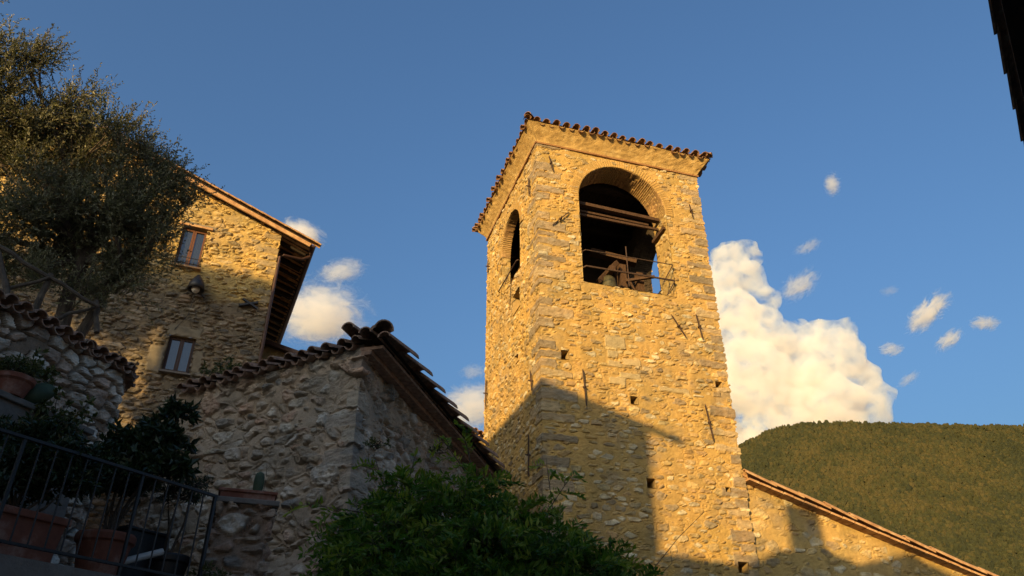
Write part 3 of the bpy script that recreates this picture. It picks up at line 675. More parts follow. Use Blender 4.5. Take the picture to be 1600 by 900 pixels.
# small annexe behind the house corner
ax0 = at(415, 533, 21.5); ax1 = at(480, 556, 21.2)
annexe = thing('stone_annexe', 'small stone annexe with a brown roof edge peeping out behind the house corner', 'outbuilding', (ax0[0], ax0[1], 0))
dv = np.array([ax1[0] - ax0[0], ax1[1] - ax0[1]]); dv /= np.linalg.norm(dv)
za0, za1 = ax0[2] - .12, ax1[2] - .12
wall_strip('wall', [ax0[:2] - dv * 1, ax0[:2] + dv * 5, ax0[:2] + dv * 5 + np.array([-dv[1], dv[0]]) * 4], 7.5, za0 + .5, [.035, .3], lambda U, Z: masonry(U, Z, 81, sw=.4, sh=.17, pal=PAL_A, margin=(.006, .05), prot=(.01, .03)), M['stone'], annexe, ztop=lambda U: np.where(U < 6, za0 - (za0 - za1) / max(1e-3, np.linalg.norm(ax1[:2] - ax0[:2])) * (U - 1), 7), zcell=.035)
mb = MB(); n2 = np.array([-dv[1], dv[0], 0]); e0 = np.array([*(ax0[:2] - dv * 1), za0 + (za0 - za1) * .6]); sl2 = (za1 - za0) / np.linalg.norm(ax1[:2] - ax0[:2]); dd = np.array([dv[0], dv[1], sl2]); dd /= np.linalg.norm(dd)
mb.box(e0 + dd * 3 + n2 * 1.8 + np.array([0, 0, .08]), (6.2, 4.2, .14), dd, n2); mb.build('roof', M['copper'], annexe)

# low wall left of the tower foot
q0 = at(722, 662, 20.6); q1 = at(764, 648, 21.4)
sw_ = thing('side_wall', 'sunlit plastered wall stub with a row of tiles left of the tower foot', 'wall', (q0[0], q0[1], 0))
dv = (q1 - q0)[:2]; dv /= np.linalg.norm(dv); zq = q0[2] - .2
wall_strip('wall', [q0[:2] - dv * 1.5, q1[:2] + dv * 1.0], 4, zq, [.05], lambda U, Z: masonry(U, Z, 91, sw=.4, sh=.2, pal=PAL_T, mortar=(.41, .285, .10), margin=(.03, .09), absent=.6), M['stone'], sw_, zcell=.05)
mb = MB(); nn = Vector((dv[1], -dv[0], 0)); tile_slope(mb, Vector((*(q0[:2] - dv * 1.5), zq + .02)) + nn * .12, (*dv, 0), nn * .94 - Vector((0, 0, .34)), 3.4, 1.6, step=.24, r=.10, seed=8); mb.build('tile_cap', M['tile_warm'], sw_)
# ================================================================== LOW STONE BUILDING IN THE MIDDLE (hipped roof, corner towards us)
PAL_B = [(.43, .36, .285), (.34, .305, .26), (.45, .335, .26), (.37, .295, .225), (.23, .22, .205), (.48, .435, .37), (.40, .27, .20), (.50, .455, .40)]
EB = at(600, 525, 10.0); ZB = EB[2]
dL = np.array([-math.sin(R(61.9)), math.cos(R(61.9)), 0]); dR = np.array([math.sin(R(13.8)), math.cos(R(13.8)), 0])
nL = np.array([-math.cos(R(61.9)), -math.sin(R(61.9)), 0]); nR = np.array([math.cos(R(13.8)), -math.sin(R(13.8)), 0])   # outward
OL, ORR = .12, .42                                   # eave overhangs left / right
# wall corner: eave corner moved in by both overhangs
Amat = np.array([nL[:2], nR[:2]]); CB = np.linalg.solve(Amat, np.array([EB[:2] @ nL[:2] - OL, EB[:2] @ nR[:2] - ORR])); CB = np.array([CB[0], CB[1], 0])
barn = thing('low_stone_building', 'old rubble stone building with a hipped tile roof, its corner towards the viewer', 'outbuilding', tuple(CB))
LL, LRt = 4.35, 6.6
PAL_P = [(.36, .27, .20), (.27, .23, .19), (.40, .30, .22), (.20, .18, .16), (.46, .40, .33), (.33, .22, .16)]
def b_pat(U, Z):
    h, col = masonry(U, Z, 101, sw=.30, sh=.15, pal=PAL_B, mortar=(.41, .32, .235), mortar2=(.33, .27, .205), margin=(.003, .04), absent=.10, prot=(.006, .055), warp=.9, rough=.04, undul=.08, edge=.03, p=2.2, crev=.04)
    h2, c2 = masonry(U, Z, 131, sw=.62, sh=.30, pal=PAL_B, mortar=(.41, .32, .235), margin=(.01, .06), absent=.74, prot=(.03, .085), warp=.8, rough=.045, edge=.04, p=2.4)
    m = sst(.015, .04, h2); h = np.maximum(h, h * (1 - m) + h2 * m); col = col * (1 - m[..., None]) + c2 * m[..., None]
    h, col = quoins(U, Z, h, col, LL, 102, wide=(.22, .5), hh=(.18, .34), pal=((.25, .235, .21), (.36, .33, .27), (.20, .19, .18), (.40, .37, .31)), strength=.6)
    return h, col
bp_ = [(CB + dL * LL)[:2], CB[:2], (CB + dR * LRt)[:2], (CB + dR * LRt + dL * LL)[:2]]
def b_top(U):      # the left wall head is a little lower at its far end
    return ZB + .10 + 0 * U
wall_strip('wall', bp_, 2.6, ZB + .02, [.017, .017, .4], b_pat, M['stone_b'], barn, zcell=.017, batter=lambda U, Z: np.clip((ZB - 1.2 - Z), 0, 3) * .10 * np.clip((U - LL) / .5 + .3, 0, 1))
HSL = R(19)
def b_roof(o, al, out, W, L, seed, ov):
    mb = MB(); dn = out * math.cos(HSL) - np.array([0, 0, math.sin(HSL)])
    tile_slope(mb, o, al, dn, W, lambda x: min(.5 + x * .75, 2.4), step=ov, r=.094, seed=seed, lift=.0); return mb
mb = b_roof(EB + np.array([0, 0, -.02]) + dL * .5 + nL * .06, dL, nL, 3.75, 2, 12, .262)
rg = random.Random(6); q = .12      # along the right eave long tiles lie lengthwise, each lapping over the next
while q < 6.6:
    for off, zz, sc in ((-.02, .03, 1.0), (-.30, .13, 1.0), (-.58, .22, 1.0)):
        p_ = Vector(EB) + Vector(dR) * (q + rg.uniform(-.04, .04)) + Vector(nR) * (off + rg.uniform(-.02, .02)) + Vector((0, 0, zz))
        far = p_ + Vector(dR) * .80 + Vector(nR) * .05 + Vector((0, 0, .045)); mb.coppo(far, p_ - far, nR, (0, 0, 1), .92, .165, .105, th=.02, n=8)
    q += .70
hipd = Vector(-nL - nR); hipd.z = 0; hipd.normalize(); hipd = (hipd + Vector((0, 0, .26))).normalized()
for k in range(7):
    q = Vector(EB) + hipd * (k * .36 + .02) + Vector((0, 0, .16)); sd = hipd.cross(Vector((0, 0, 1))).normalized(); mb.coppo(q, hipd, sd, sd.cross(hipd), .46, .15, .12, th=.02, n=9, arc=math.pi)
mb.build('roof', M['tile_old'], barn)
mb = MB()
pk = EB + np.array(hipd) * 4
mb.add([EB + [0, 0, .0], EB + dL * 4.3, EB + dL * 4.3 - nL * 3 + [0, 0, 1.0], pk], [(0, 1, 2, 3)]); mb.add([EB + [0, 0, .0], EB + dR * 6.8, EB + dR * 6.8 - nR * 3 + [0, 0, 1.0], pk], [(3, 2, 1, 0)])
mb.build('roof_deck', M['wood_dark'], barn)
mb = MB(); a = CB + nR * .16 + np.array([0, 0, ZB - .075]); mb.box(a + dR * 3.3, (6.7, .36, .05), dR, nR); b = CB + nR * .08 + np.array([0, 0, ZB - .14]); mb.box(b + dR * 3.3, (6.7, .16, .07), dR, nR)
mb.build('eave_board', M['tile_old'], barn)

# ================================================================== CURVED RETAINING WALL, far left
PAL_C = [(.68, .63, .55), (.59, .54, .47), (.72, .68, .61), (.46, .36, .29), (.63, .59, .53), (.53, .43, .35)]
ZC = 5.85
cp = [(-7.2, 4.6), (-6.15, 6.2), (-5.72, 7.43), (-5.5, 7.95), (-5.34, 8.55), (-5.17, 9.0), (-5.12, 9.2), (-5.16, 9.4), (-5.32, 9.58), (-5.6, 9.75), (-8.5, 15.5)]
cw = thing('retaining_wall', 'curved retaining wall of pale rounded fieldstones with a cap of dark tiles', 'wall', (-5.3, 8.5, 0))
def c_pat(U, Z): return masonry(U, Z, 111, sw=.255, sh=.135, pal=PAL_C, mortar=(.24, .18, .13), mortar2=(.16, .125, .10), margin=(.003, .014), absent=.04, prot=(.015, .045), warp=.7, rough=.028, edge=.014, p=2.8, undul=.02, crev=.035)
wall_strip('wall', cp, 2.6, ZC, [.02] * 9 + [.3], c_pat, M['stone_b'], cw, zcell=.017)
mb = MB(); rg = random.Random(2)
for i in range(len(cp) - 1):
    a = Vector((*cp[i], ZC)); b = Vector((*cp[i + 1], ZC)); d = b - a; L = d.length
    if L > 3: b = a + d * (3 / L); d = b - a; L = 3
    d.normalize(); nrm = Vector((d.y, -d.x, 0)); k = 0
    while k * .19 < L:
        p = a + d * (k * .19 + .05) + nrm * (.10 + rg.uniform(-.02, .04)) + Vector((0, 0, .05 + rg.uniform(-.01, .02)))
        mb.coppo(p, -nrm + Vector((0, 0, .16)), d, (0, 0, 1), .45, .088, .075)
        mb.coppo(p + d * .095 - Vector((0, 0, .06)), -nrm + Vector((0, 0, .16)), d, (0, 0, 1), .45, .08, .085, concave=True); k += 1
mb.build('tile_cap', M['tile_old'], cw)
# earth bank held by that wall, rising towards the house
bx = np.linspace(0, 1, 30); by = np.linspace(0, 1, 30); BU, BV = np.meshgrid(bx, by, indexing='ij')
e0 = np.array([-5.35, 9.3]); e1 = np.array([-10.8, 19.2]); f0 = np.array([-9, 4.0]); f1 = np.array([-26, 19.2])
XY = ((f0 * (1 - BU[..., None]) + e0 * BU[..., None]) * (1 - BV[..., None]) + (f1 * (1 - BU[..., None]) + e1 * BU[..., None]) * BV[..., None])
BZ = 5.75 + 3.3 * BV + .35 * fbm(XY[..., 0] / 1.2, XY[..., 1] / 1.2, 5, 4) - .9 * (BU > .97) * BV
ix = np.arange(900).reshape(30, 30); BF = np.stack([ix[:-1, :-1], ix[1:, :-1], ix[1:, 1:], ix[:-1, 1:]], -1).reshape(-1, 4)
tag(np_mesh('earth_bank', np.stack([XY[..., 0], XY[..., 1], BZ], -1), BF, M['earth'], smooth=True), kind='structure')

# ================================================================== TERRACE with railing, pier and pots
RD = np.array([math.sin(R(30.45)), math.cos(R(30.45)), 0]); RN = np.array([math.cos(R(30.45)), -math.sin(R(30.45)), 0])   # along the rail, outward
RA = at(0, 672, 5.34); RA = np.array([RA[0], RA[1], 0])
ZF = 2.76
def TR(s, o, z): return RA + RD * s - RN * o + np.array([0, 0, z])    # s along the rail, o inward
mb = MB(); mb.box(TR(.6, 2.4, ZF - .5), (5.4, 5.0, 1.0), RD, RN); mb.box(TR(.6, 2.4, .9), (5.2, 4.8, 1.8), RD, RN)
tag(mb.build('terrace_floor', M['render']), kind='structure')
rail = thing('railing', 'thin black iron balustrade along the terrace edge in front of the potted plants', 'railing', tuple(TR(0, 0, ZF)))
mb = MB(); mb.box(TR(.2, 0, 3.6), (3.6, .034, .022), RD, RN); mb.build('top_rail', M['black'], rail)
mb = MB(); mb.box(TR(.2, 0, 2.86), (3.6, .03, .02), RD, RN); mb.build('bottom_rail', M['black'], rail)
s = -1.6
k = 0
while s < 1.95:
    mb = MB()
    if k % 8 == 6: mb.box(TR(s, 0, 3.18), (.022, .022, .82), RD, RN); mb.build('post', M['black'], rail)
    else: mb.tube([TR(s, 0, 2.86), TR(s, 0, 3.59)], .0075, 6); mb.build('baluster', M['black'], rail)
    s += .128; k += 1
mb = MB(); mb.box(TR(1.985, 0, 3.1), (.028, .028, .98), RD, RN); mb.build('post', M['black'], rail)

pier = thing('stone_pier', 'short rubble stone pier at the right end of the black railing', 'pier', (-2.6, 7.5, 0))
pz = 3.62; pc = np.array([-2.63, 7.62]); pd = np.array([math.cos(R(20)), math.sin(R(20))]); pn = np.array([-pd[1], pd[0]])
pl = [pc - pd * .27 + pn * .5, pc - pd * .27 - pn * .27, pc + pd * .25 - pn * .27, pc + pd * .25 + pn * .5]
wall_strip('wall', pl, 2.0, pz, [.016] * 3, lambda U, Z: masonry(U, Z, 121, sw=.24, sh=.125, pal=PAL_P, mortar=(.30, .21, .15), mortar2=(.24, .175, .13), margin=(.003, .026), absent=.05, prot=(.012, .045), warp=.7, rough=.03, edge=.018, crev=.035), M['stone_b'], pier, zcell=.016)
mb = MB(); mb.box((*(pc + pn * .1), pz + .02), (.60, .78, .05), (*pd, 0), (*pn, 0)); mb.build('cap_slab', M['render'], pier, bevel=.008)

def leaves(name, P, D, Lw, mat, parent=None, cvar=None, seed=1, fold=.25):
    """leaf blades: positions, directions, (length,width) each"""
    rg = np.random.RandomState(seed); n = len(P); D = D / np.linalg.norm(D, axis=1, keepdims=True)
    r_ = rg.randn(n, 3); s_ = np.cross(D, r_); s_ /= np.linalg.norm(s_, axis=1, keepdims=True); u = np.cross(s_, D)
    L = Lw[:, :1]; W = Lw[:, 1:2]
    v0 = P; v1 = P + D * L * .5 + s_ * W * .5 + u * W * fold; v2 = P + D * L - u * L * .08; v3 = P + D * L * .5 - s_ * W * .5 + u * W * fold
    V = np.stack([v0, v1, v2, v3], 1).reshape(-1, 3); i = np.arange(n) * 4
    F = np.stack([i, i + 1, i + 2, i + 3], 1); c = rg.rand(n) if cvar is None else cvar
    C = np.repeat(np.stack([c, c, c], 1), 4, 0)
    F = np.concatenate([np.stack([i, i + 1, i + 2], 1), np.stack([i, i + 2, i + 3], 1)])
    return np_mesh(name, V, F, mat, parent, C)
def rand_dirs(rg, n): v = rg.randn(n, 3); return v / np.linalg.norm(v, axis=1, keepdims=True)

# planter box on the pier + upright cactus
pb = thing('planter_box', 'shallow terracotta planter box lying on top of the stone pier', 'planter', (*(pc + pn * .1), pz + .045))
mb = MB(); c = Vector((*(pc + pn * .1), pz + .045)); mb.box(c + Vector((0, 0, .06)), (.5, .3, .12), (*pd, 0), (*pn, 0), taper=1.06)
mb.box(c + Vector((0, 0, .128)), (.56, .35, .03), (*pd, 0), (*pn, 0)); mb.build('tray', M['terracotta'], pb, bevel=.006)
mb = MB(); mb.box(c + Vector((0, 0, .142)), (.47, .27, .012), (*pd, 0), (*pn, 0)); mb.build('soil', M['earth'], pb)
cac = thing('columnar_cactus', 'stubby grey-green upright cactus in the planter box on the pier', 'cactus', tuple(c + Vector((.06, .03, .145))))
mb = MB(); cb = c + Vector((.08, .03, .14)); V = []; F = []; n = 24
for i, (r_, z) in enumerate([(.035, 0), (.045, .05), (.048, .12), (.046, .18), (.036, .22), (.012, .24)]):
    for k in range(n):
        t = 2 * math.pi * k / n; rr = r_ * (1 + .14 * math.cos(8 * t)); V.append(cb + Vector((rr * math.cos(t), rr * math.sin(t), z)))
for i in range(5):
    for k in range(n): F.append((i * n + k, i * n + (k + 1) % n, (i + 1) * n + (k + 1) % n, (i + 1) * n + k))
F.append(tuple(range(5 * n, 6 * n))); mb.add(V, F); mb.build('stem', M['cactus'], cac, smooth=True)
mb = MB(); mb.tube([cb + Vector((.06, .01, 0)), cb + Vector((.065, .0, .2)), cb + Vector((.05, 0, .33))], [.004, .003, .002], 5); mb.tube([cb + Vector((.06, 0, .27)), cb + Vector((.09, 0, .31))], .002, 5); mb.build('dry_stalk', M['bark'], cac)

# rectangular terracotta planter
def rect_planter(name, label, s, o, L, W, Hh, mat):
    t = thing(name, label, 'planter', tuple(TR(s, o, ZF)))
    mb = MB(); V = []; hs = [(0, .84), (Hh * .86, .96), (Hh * .86, 1.05), (Hh, 1.05), (Hh, .92), (Hh * .8, .88)]
    for z, k in hs:
        for x, y in ((-1, -1), (1, -1), (1, 1), (-1, 1)): V.append(Vector(TR(s + x * L / 2 * k, o + y * W / 2 * (k if k < 1 else k * 1.02), ZF + z)))
    F = [(3, 2, 1, 0)]
    for i in range(len(hs) - 1):
        for k in range(4): F.append((i * 4 + k, i * 4 + (k + 1) % 4, i * 4 + 4 + (k + 1) % 4, i * 4 + 4 + k))
    mb.add(V, F); mb.build('pot', mat, t, bevel=.008)
    mb = MB(); mb.box(TR(s, o, ZF + Hh * .82), (L * .9, W * .9, .02), RD, RN); mb.build('soil', M['earth'], t); return t
rect_planter('rectangular_planter', 'large rectangular terracotta planter at the left behind the railing', .52, .42, .62, .42, .40, M['terracotta'])
def round_pot(name, label, s, o, r_, Hh, mat):
    t = thing(name, label, 'flower pot', tuple(TR(s, o, ZF))); mb = MB()
    mb.lathe(TR(s, o, ZF), [(r_ * .66, 0), (r_ * .80, Hh * .45), (r_ * .9, Hh * .78), (r_ * .92, Hh * .8), (r_ * 1.0, Hh * .83), (r_ * 1.02, Hh * .95), (r_ * .98, Hh), (r_ * .86, Hh), (r_ * .82, Hh * .85)], 36); mb.build('pot', mat, t, smooth=False, bevel=.004)
    mb = MB(); mb.lathe(TR(s, o, ZF), [(r_ * .8, Hh * .86), (r_ * .8, Hh * .9)], 24); mb.build('soil', M['earth'], t); return t
round_pot('round_pot', 'round terracotta pot with a thick rolled rim, right of the rectangular planter', 1.30, .42, .235, .40, M['terracotta'])
round_pot('plastic_pot', 'dark square-shouldered plant pot at the right end of the railing', 2.0, .5, .2, .36, M['black'])
mb = MB(); mb.box(TR(1.74, .7, ZF + .26), (.42, .4, .52), RD, RN); mb.box(TR(1.74, .7, ZF + .53), (.46, .44, .03), RD, RN)
tag(mb.build('storage_crate', M['black'], bevel=.01), 'black plastic storage crate between the round pot and the pier', 'crate')
mb = MB(); mb.tube([TR(1.45, .35, ZF + .2), TR(1.78, .3, ZF + .34)], .03, 10); tag(mb.build('drain_pipe', M['bwhite']), 'short pale pipe leaning beside the round pot', 'pipe')

def shrub(name, label, base, hgt, blobs, nleaf, lw, mat, seed, cat='shrub', stems=4, bend=.2):
    t = thing(name, label, cat, tuple(base)); rg = np.random.RandomState(seed); P = []; D = []
    mb = MB(); base = np.asarray(base); tot = sum(b[3] ** 2 for b in blobs)
    for (x, y, z, r_) in blobs:
        c = base + np.array([x, y, z]); n = int(nleaf * r_ ** 2 / tot); tw = max(3, n // 14)
        mb.tube([base + np.array([rg.uniform(-.03, .03), rg.uniform(-.03, .03), 0]), base * .5 + c * .5 + rg.randn(3) * .04, c], [.014, .01, .004], 6)
        for q in range(tw):
            d = rand_dirs(rg, 1)[0]; d[2] = abs(d[2]) * .7 - .15; d /= np.linalg.norm(d); rr = r_ * rg.uniform(.25, .85); p0 = c + d * rr
            d2 = d + rg.randn(3) * .5; d2[2] += .25; d2 /= np.linalg.norm(d2); Lt = r_ * .5
            if q % 2 == 0: mb.tube([c + d * rr * .3, p0, p0 + d2 * Lt], [.005, .004, .002], 4, cap=False)
            for k in range(14):
                f = rg.rand(); P.append(p0 + d2 * Lt * f + rg.randn(3) * .012); q3 = d2 * .5 + rg.randn(3) * .7; q3[2] -= .15; D.append(q3)
    mb.build('stem', M['bark'], t); P = np.array(P); n = len(P); sc = rg.uniform(.65, 1.15, (n, 1))
    cv = np.clip(.5 + .22 * rg.randn(n), 0, 1)
    leaves('foliage', P, np.array(D), np.array([lw]) * sc, mat, t, cv, seed); return t
shrub('leafy_shrub', 'dark bushy shrub growing in the rectangular terracotta planter', TR(.50, .42, ZF + .34), .8, [(0, 0, .42, .28), (-.22, .05, .5, .26), (.22, .1, .48, .26), (.05, .1, .66, .22), (-.05, 0, .25, .24), (-.35, .1, .62, .22), (.3, .1, .3, .2)], 6500, (.075, .032), M['citrus'], 1)
shrub('citrus_tree', 'tall glossy dark green citrus bush in the round terracotta pot', TR(1.3, .42, ZF + .36), 1.1, [(0, 0, .5, .25), (.1, .15, .72, .25), (-.1, .2, .85, .22), (.22, .2, .92, .18), (.05, .3, 1.05, .16), (.32, .1, .62, .2), (-.2, .1, .6, .2), (.28, .2, 1.18, .12)], 5200, (.10, .045), M['citrus'], 2)
shrub('small_olive_bush', 'thin stemmed small leaved bush at the right end of the railing', TR(1.9, .4, ZF + .3), .8, [(0, 0, .55, .2), (.08, .05, .68, .17), (-.12, 0, .62, .15)], 1500, (.04, .014), M['citrus'], 3)
shrub('climbing_plant', 'yellowish leafy climber on the pale wall above the railing', TR(.9, 1.9, ZF + .6), 1.5, [(0, 0, 1.0, .28), (.25, -.1, .8, .28), (-.3, .1, 1.2, .25), (.4, .1, 1.05, .3), (.1, 0, 1.45, .22)], 1500, (.07, .04), M['weed'], 4, cat='climber')
shrub('yellow_plant', 'small bright yellow-green plant at the foot of the pier', TR(2.05, .02, ZF - .02), .3, [(0, 0, .16, .13), (-.12, 0, .1, .09), (.12, .05, .14, .08)], 160, (.055, .02), M['weed'], 5, cat='plant')

# ledge with pot and prickly pear, left
LD = np.array([.334, .942, 0]); LN = np.array([.942, -.334, 0])
lp = at(60, 636, 7.0); lz = lp[2]
ledge = thing('plant_ledge', 'grey rendered ledge against the pale stone wall holding a flower pot', 'ledge', (lp[0], lp[1], 0))
mb = MB(); c = lp - LN * .32; mb.box((c[0] + LD[0] * -.35, c[1] + LD[1] * -.35, (lz + 2.7) / 2 - .03), (2.0, .64, lz - 2.7 - .06), LD, LN); mb.build('wall', M['render'], ledge)
mb = MB(); mb.box((c[0] + LD[0] * -.35, c[1] + LD[1] * -.35, lz - .03), (2.06, .72, .06), LD, LN); mb.build('slab', M['render'], ledge, bevel=.01)
pt = at(12, 622, 6.75); pt[2] = lz
fp = thing('clay_pot', 'small clay pot of green plants on the grey ledge', 'flower pot', tuple(pt)); mb = MB(); mb.lathe(pt, [(.12, 0), (.16, .13), (.18, .15), (.185, .19), (.165, .2), (.15, .17)], 28); mb.build('pot', M['terracotta'], fp); mb = MB(); mb.lathe(pt, [(.145, .16), (.145, .175)], 20); mb.build('soil', M['earth'], fp)
shrub('potted_plant', 'low feathery green plant in the clay pot on the ledge', pt + np.array([0, 0, .16]), .2, [(0, 0, .10, .17), (-.12, .05, .12, .14), (.13, 0, .08, .12)], 900, (.06, .016), M['weed'], 6, cat='plant')
pp_ = at(55, 630, 6.95); pp_[2] = lz
mb = MB(); V = []; F = []; n = 20
ca = Vector(LD) * .8 + Vector(LN) * .4; ca.normalize(); cn_ = ca.cross(Vector((0, 0, 1)))
for s_ in (-1, 1):
    V.append(Vector(pp_) + Vector((0, 0, .12)) + cn_ * .022 * s_)
    for k in range(n):
        t = 2 * math.pi * k / n; V.append(Vector(pp_) + Vector((0, 0, .12)) + ca * .13 * math.cos(t) + Vector((0, 0, .12)) * math.sin(t) + ca * .06 * math.sin(t) + cn_ * .008 * s_)
for k in range(n): F += [(0, 1 + k, 1 + (k + 1) % n), (n + 1, n + 2 + (k + 1) % n, n + 2 + k), (1 + k, n + 2 + k, n + 2 + (k + 1) % n, 1 + (k + 1) % n)]
mb.add(V, F); tag(mb.build('prickly_pear', M['cactus'], smooth=True), 'flat grey-green prickly pear pad on the ledge beside the clay pot', 'cactus')

# weeds in the stones
def weed(label, p, r_, n, lw, seed, mat='weed'): return tag(shrub('wall_weed', label, p, .2, [(0, 0, r_ * .5, r_), (r_, 0, r_ * .4, r_ * .8), (-r_ * .9, 0, r_ * .3, r_ * .7)], n, lw, M[mat], seed, cat='weed'), group='weeds growing from the old stonework')
weed('tuft of weeds growing on the roof edge below the downpipe', at(352, 592, 11.75), .30, 420, (.09, .035), 21)
weed('fresh green weed sprouting low in the stone corner', on_plane(688, 708, CB + nR * .35, nR), .13, 130, (.07, .025), 22)
weed('small weed hanging from the stone corner', on_plane(590, 700, CB + nL * .12, nL), .11, 90, (.06, .022), 23)
weed('green sprig growing where the low stone building meets the house', at(272, 650, 12.2), .2, 150, (.10, .04), 24)

# ================================================================== RUSTIC POLE FENCE on the retaining wall
fence = thing('pole_fence', 'rustic fence of crooked wooden poles above the retaining wall', 'fence', (-6.6, 9.6, 5.9))
def pole(nm, pts, r_):
    mb = MB(); rg = random.Random(len(pts) * 7 + int(pts[0][0])); P = []
    for (a, b) in zip(pts[:-1], pts[1:]):
        A = Vector(at(*a)); B = Vector(at(*b))
        for k in range(4): P.append(A.lerp(B, k / 4) + Vector((rg.uniform(-.015, .015), 0, rg.uniform(-.015, .015))))
    P.append(Vector(at(*pts[-1]))); rs = [r_ * (1.1 - .25 * i / len(P)) for i in range(len(P))]
    mb.tube(P, rs, 8); mb.build(nm, M['wood_grey'], fence, smooth=False)
pole('rail', [(-60, 352, 9.2), (0, 386, 9.3), (75, 432, 9.5), (152, 478, 9.8)], .034)
pole('post', [(14, 465, 9.3), (-2, 395, 9.3)], .042)
pole('post', [(52, 492, 9.55), (80, 428, 9.55)], .045)
pole('brace', [(-5, 458, 9.35), (78, 433, 9.5)], .027)
pole('rail', [(78, 502, 9.6), (110, 490, 9.75), (156, 478, 9.9)], .027)
pole('post', [(152, 520, 9.95), (150, 470, 9.95)], .036)

# ================================================================== OLIVE TREE
def olive():
    rg = np.random.RandomState(5); base = at(95, 500, 11.2); base[2] -= 1.3
    t = thing('olive_tree', 'big silvery olive tree with a feathery crown rising in front of the gabled house', 'olive tree', tuple(base))
    clumps = []   # centre u,v,Y, radius
    for (u, v, Y, r_) in ((-40, 70, 13.6, 1.25), (25, 165, 13.4, 1.25), (95, 235, 13.2, 1.15), (165, 265, 13.4, 1.05), (225, 300, 13.6, .85), (-20, 255, 13, 1.3), (60, 330, 13, 1.2), (140, 345, 13.3, 1.1), (205, 365, 13.6, .85), (-120, 150, 13.4, 1.4), (-130, 300, 13.2, 1.4), (10, 400, 13.2, 1.0), (165, 420, 13.6, .75), (95, 410, 13.8, .8), (250, 345, 13.8, .55), (-220, 230, 13.6, 1.5), (110, 170, 13.8, .8), (175, 215, 14, .7), (262, 285, 13.6, .55), (45, 205, 13.6, .7), (-15, 205, 13.8, .8), (95, 190, 13.8, .6), (10, 230, 13.2, .8), (285, 318, 13.8, .45), (235, 250, 13.6, .5), (55, 445, 13.2, .6), (130, 465, 13.4, .6), (195, 432, 13.6, .6), (232, 392, 13.6, .6), (75, 290, 13, 1.0), (185, 330, 13.2, .9), (-100, 0, 14, 1.2), (40, 90, 14, .7)):
        k_ = .82 if v > 220 else (.69 if v < 130 else .75); clumps.append((at(u, v, Y * k_), r_ * k_))
    mb = MB(); trunk_top = base + np.array([.05, 0, 2.5])
    tr = [base, base + np.array([.06, 0, 1.0]), base + np.array([-.05, .05, 1.9]), trunk_top]
    mb.tube(tr, [.2, .14, .12, .11], 10); tr2 = [base + np.array([.1, .1, .2]), base + np.array([.45, .1, 1.5]), base + np.array([.7, 0, 2.5])]; mb.tube(tr2, [.10, .08, .06], 8)
    for c, r_ in clumps:
        s0 = trunk_top if rg.rand() < .7 else tr2[-1]; mid = s0 * .5 + c * .5 + rg.randn(3) * .25
        mb.tube([s0, mid, c], [.065, .035, .012], 6)
        for k in range(5): d = rand_dirs(rg, 1)[0]; d[2] = abs(d[2]); mb.tube([mid * .4 + c * .6, c + d * r_ * .6], [.016, .005], 5)
    mb.build('trunk', M['bark'], t)
    P = []; D = []; CV = []; LWs = []; tw = MB()
    for c, r_ in clumps:
        subs = []
        for q in range(11):
            d = rand_dirs(rg, 1)[0]; subs.append((c + d * r_ * rg.uniform(.35, .9) * np.array([1, .85, .9]), r_ * rg.uniform(.16, .34)))
        tones = rg.uniform(-.14, .16, 11)
        for sc_, _ in subs: tw.tube([c, c * .4 + sc_ * .6 + rg.randn(3) * .04, sc_], [.014, .009, .004], 4, cap=False)
        for q in range(int(500 * r_ ** 2)):
            w_ = rg.randint(11); cc_, sr_ = subs[w_]
            d = rand_dirs(rg, 1)[0]; p0 = cc_ + d * sr_ * rg.uniform(.1, 1.0) ** .7
            g = d * .55 + np.array([.25, 0, .75]) + rg.randn(3) * .35; g /= np.linalg.norm(g); L = rg.uniform(.22, .66); shade = np.clip(.38 + tones[w_] + .18 * rg.randn(), 0, 1)
            n = int(L / .03)
            if q % 3 == 0: tw.tube([p0, p0 + g * L], [.005, .002], 3, cap=False)
            for k in range(n):
                f = (k + rg.rand()) / n; P.append(p0 + g * L * f); s_ = rand_dirs(rg, 1)[0]; D.append(g * .8 + s_ * .8); CV.append(np.clip(shade + .15 * rg.randn(), 0, 1)); LWs.append((rg.uniform(.06, .105) * (1.1 - .4 * f), rg.uniform(.018, .028)))
    tw.build('twig', M['bark'], t)
    leaves('crown', np.array(P), np.array(D), np.array(LWs), M['olive'], t, np.array(CV), 9)
olive()

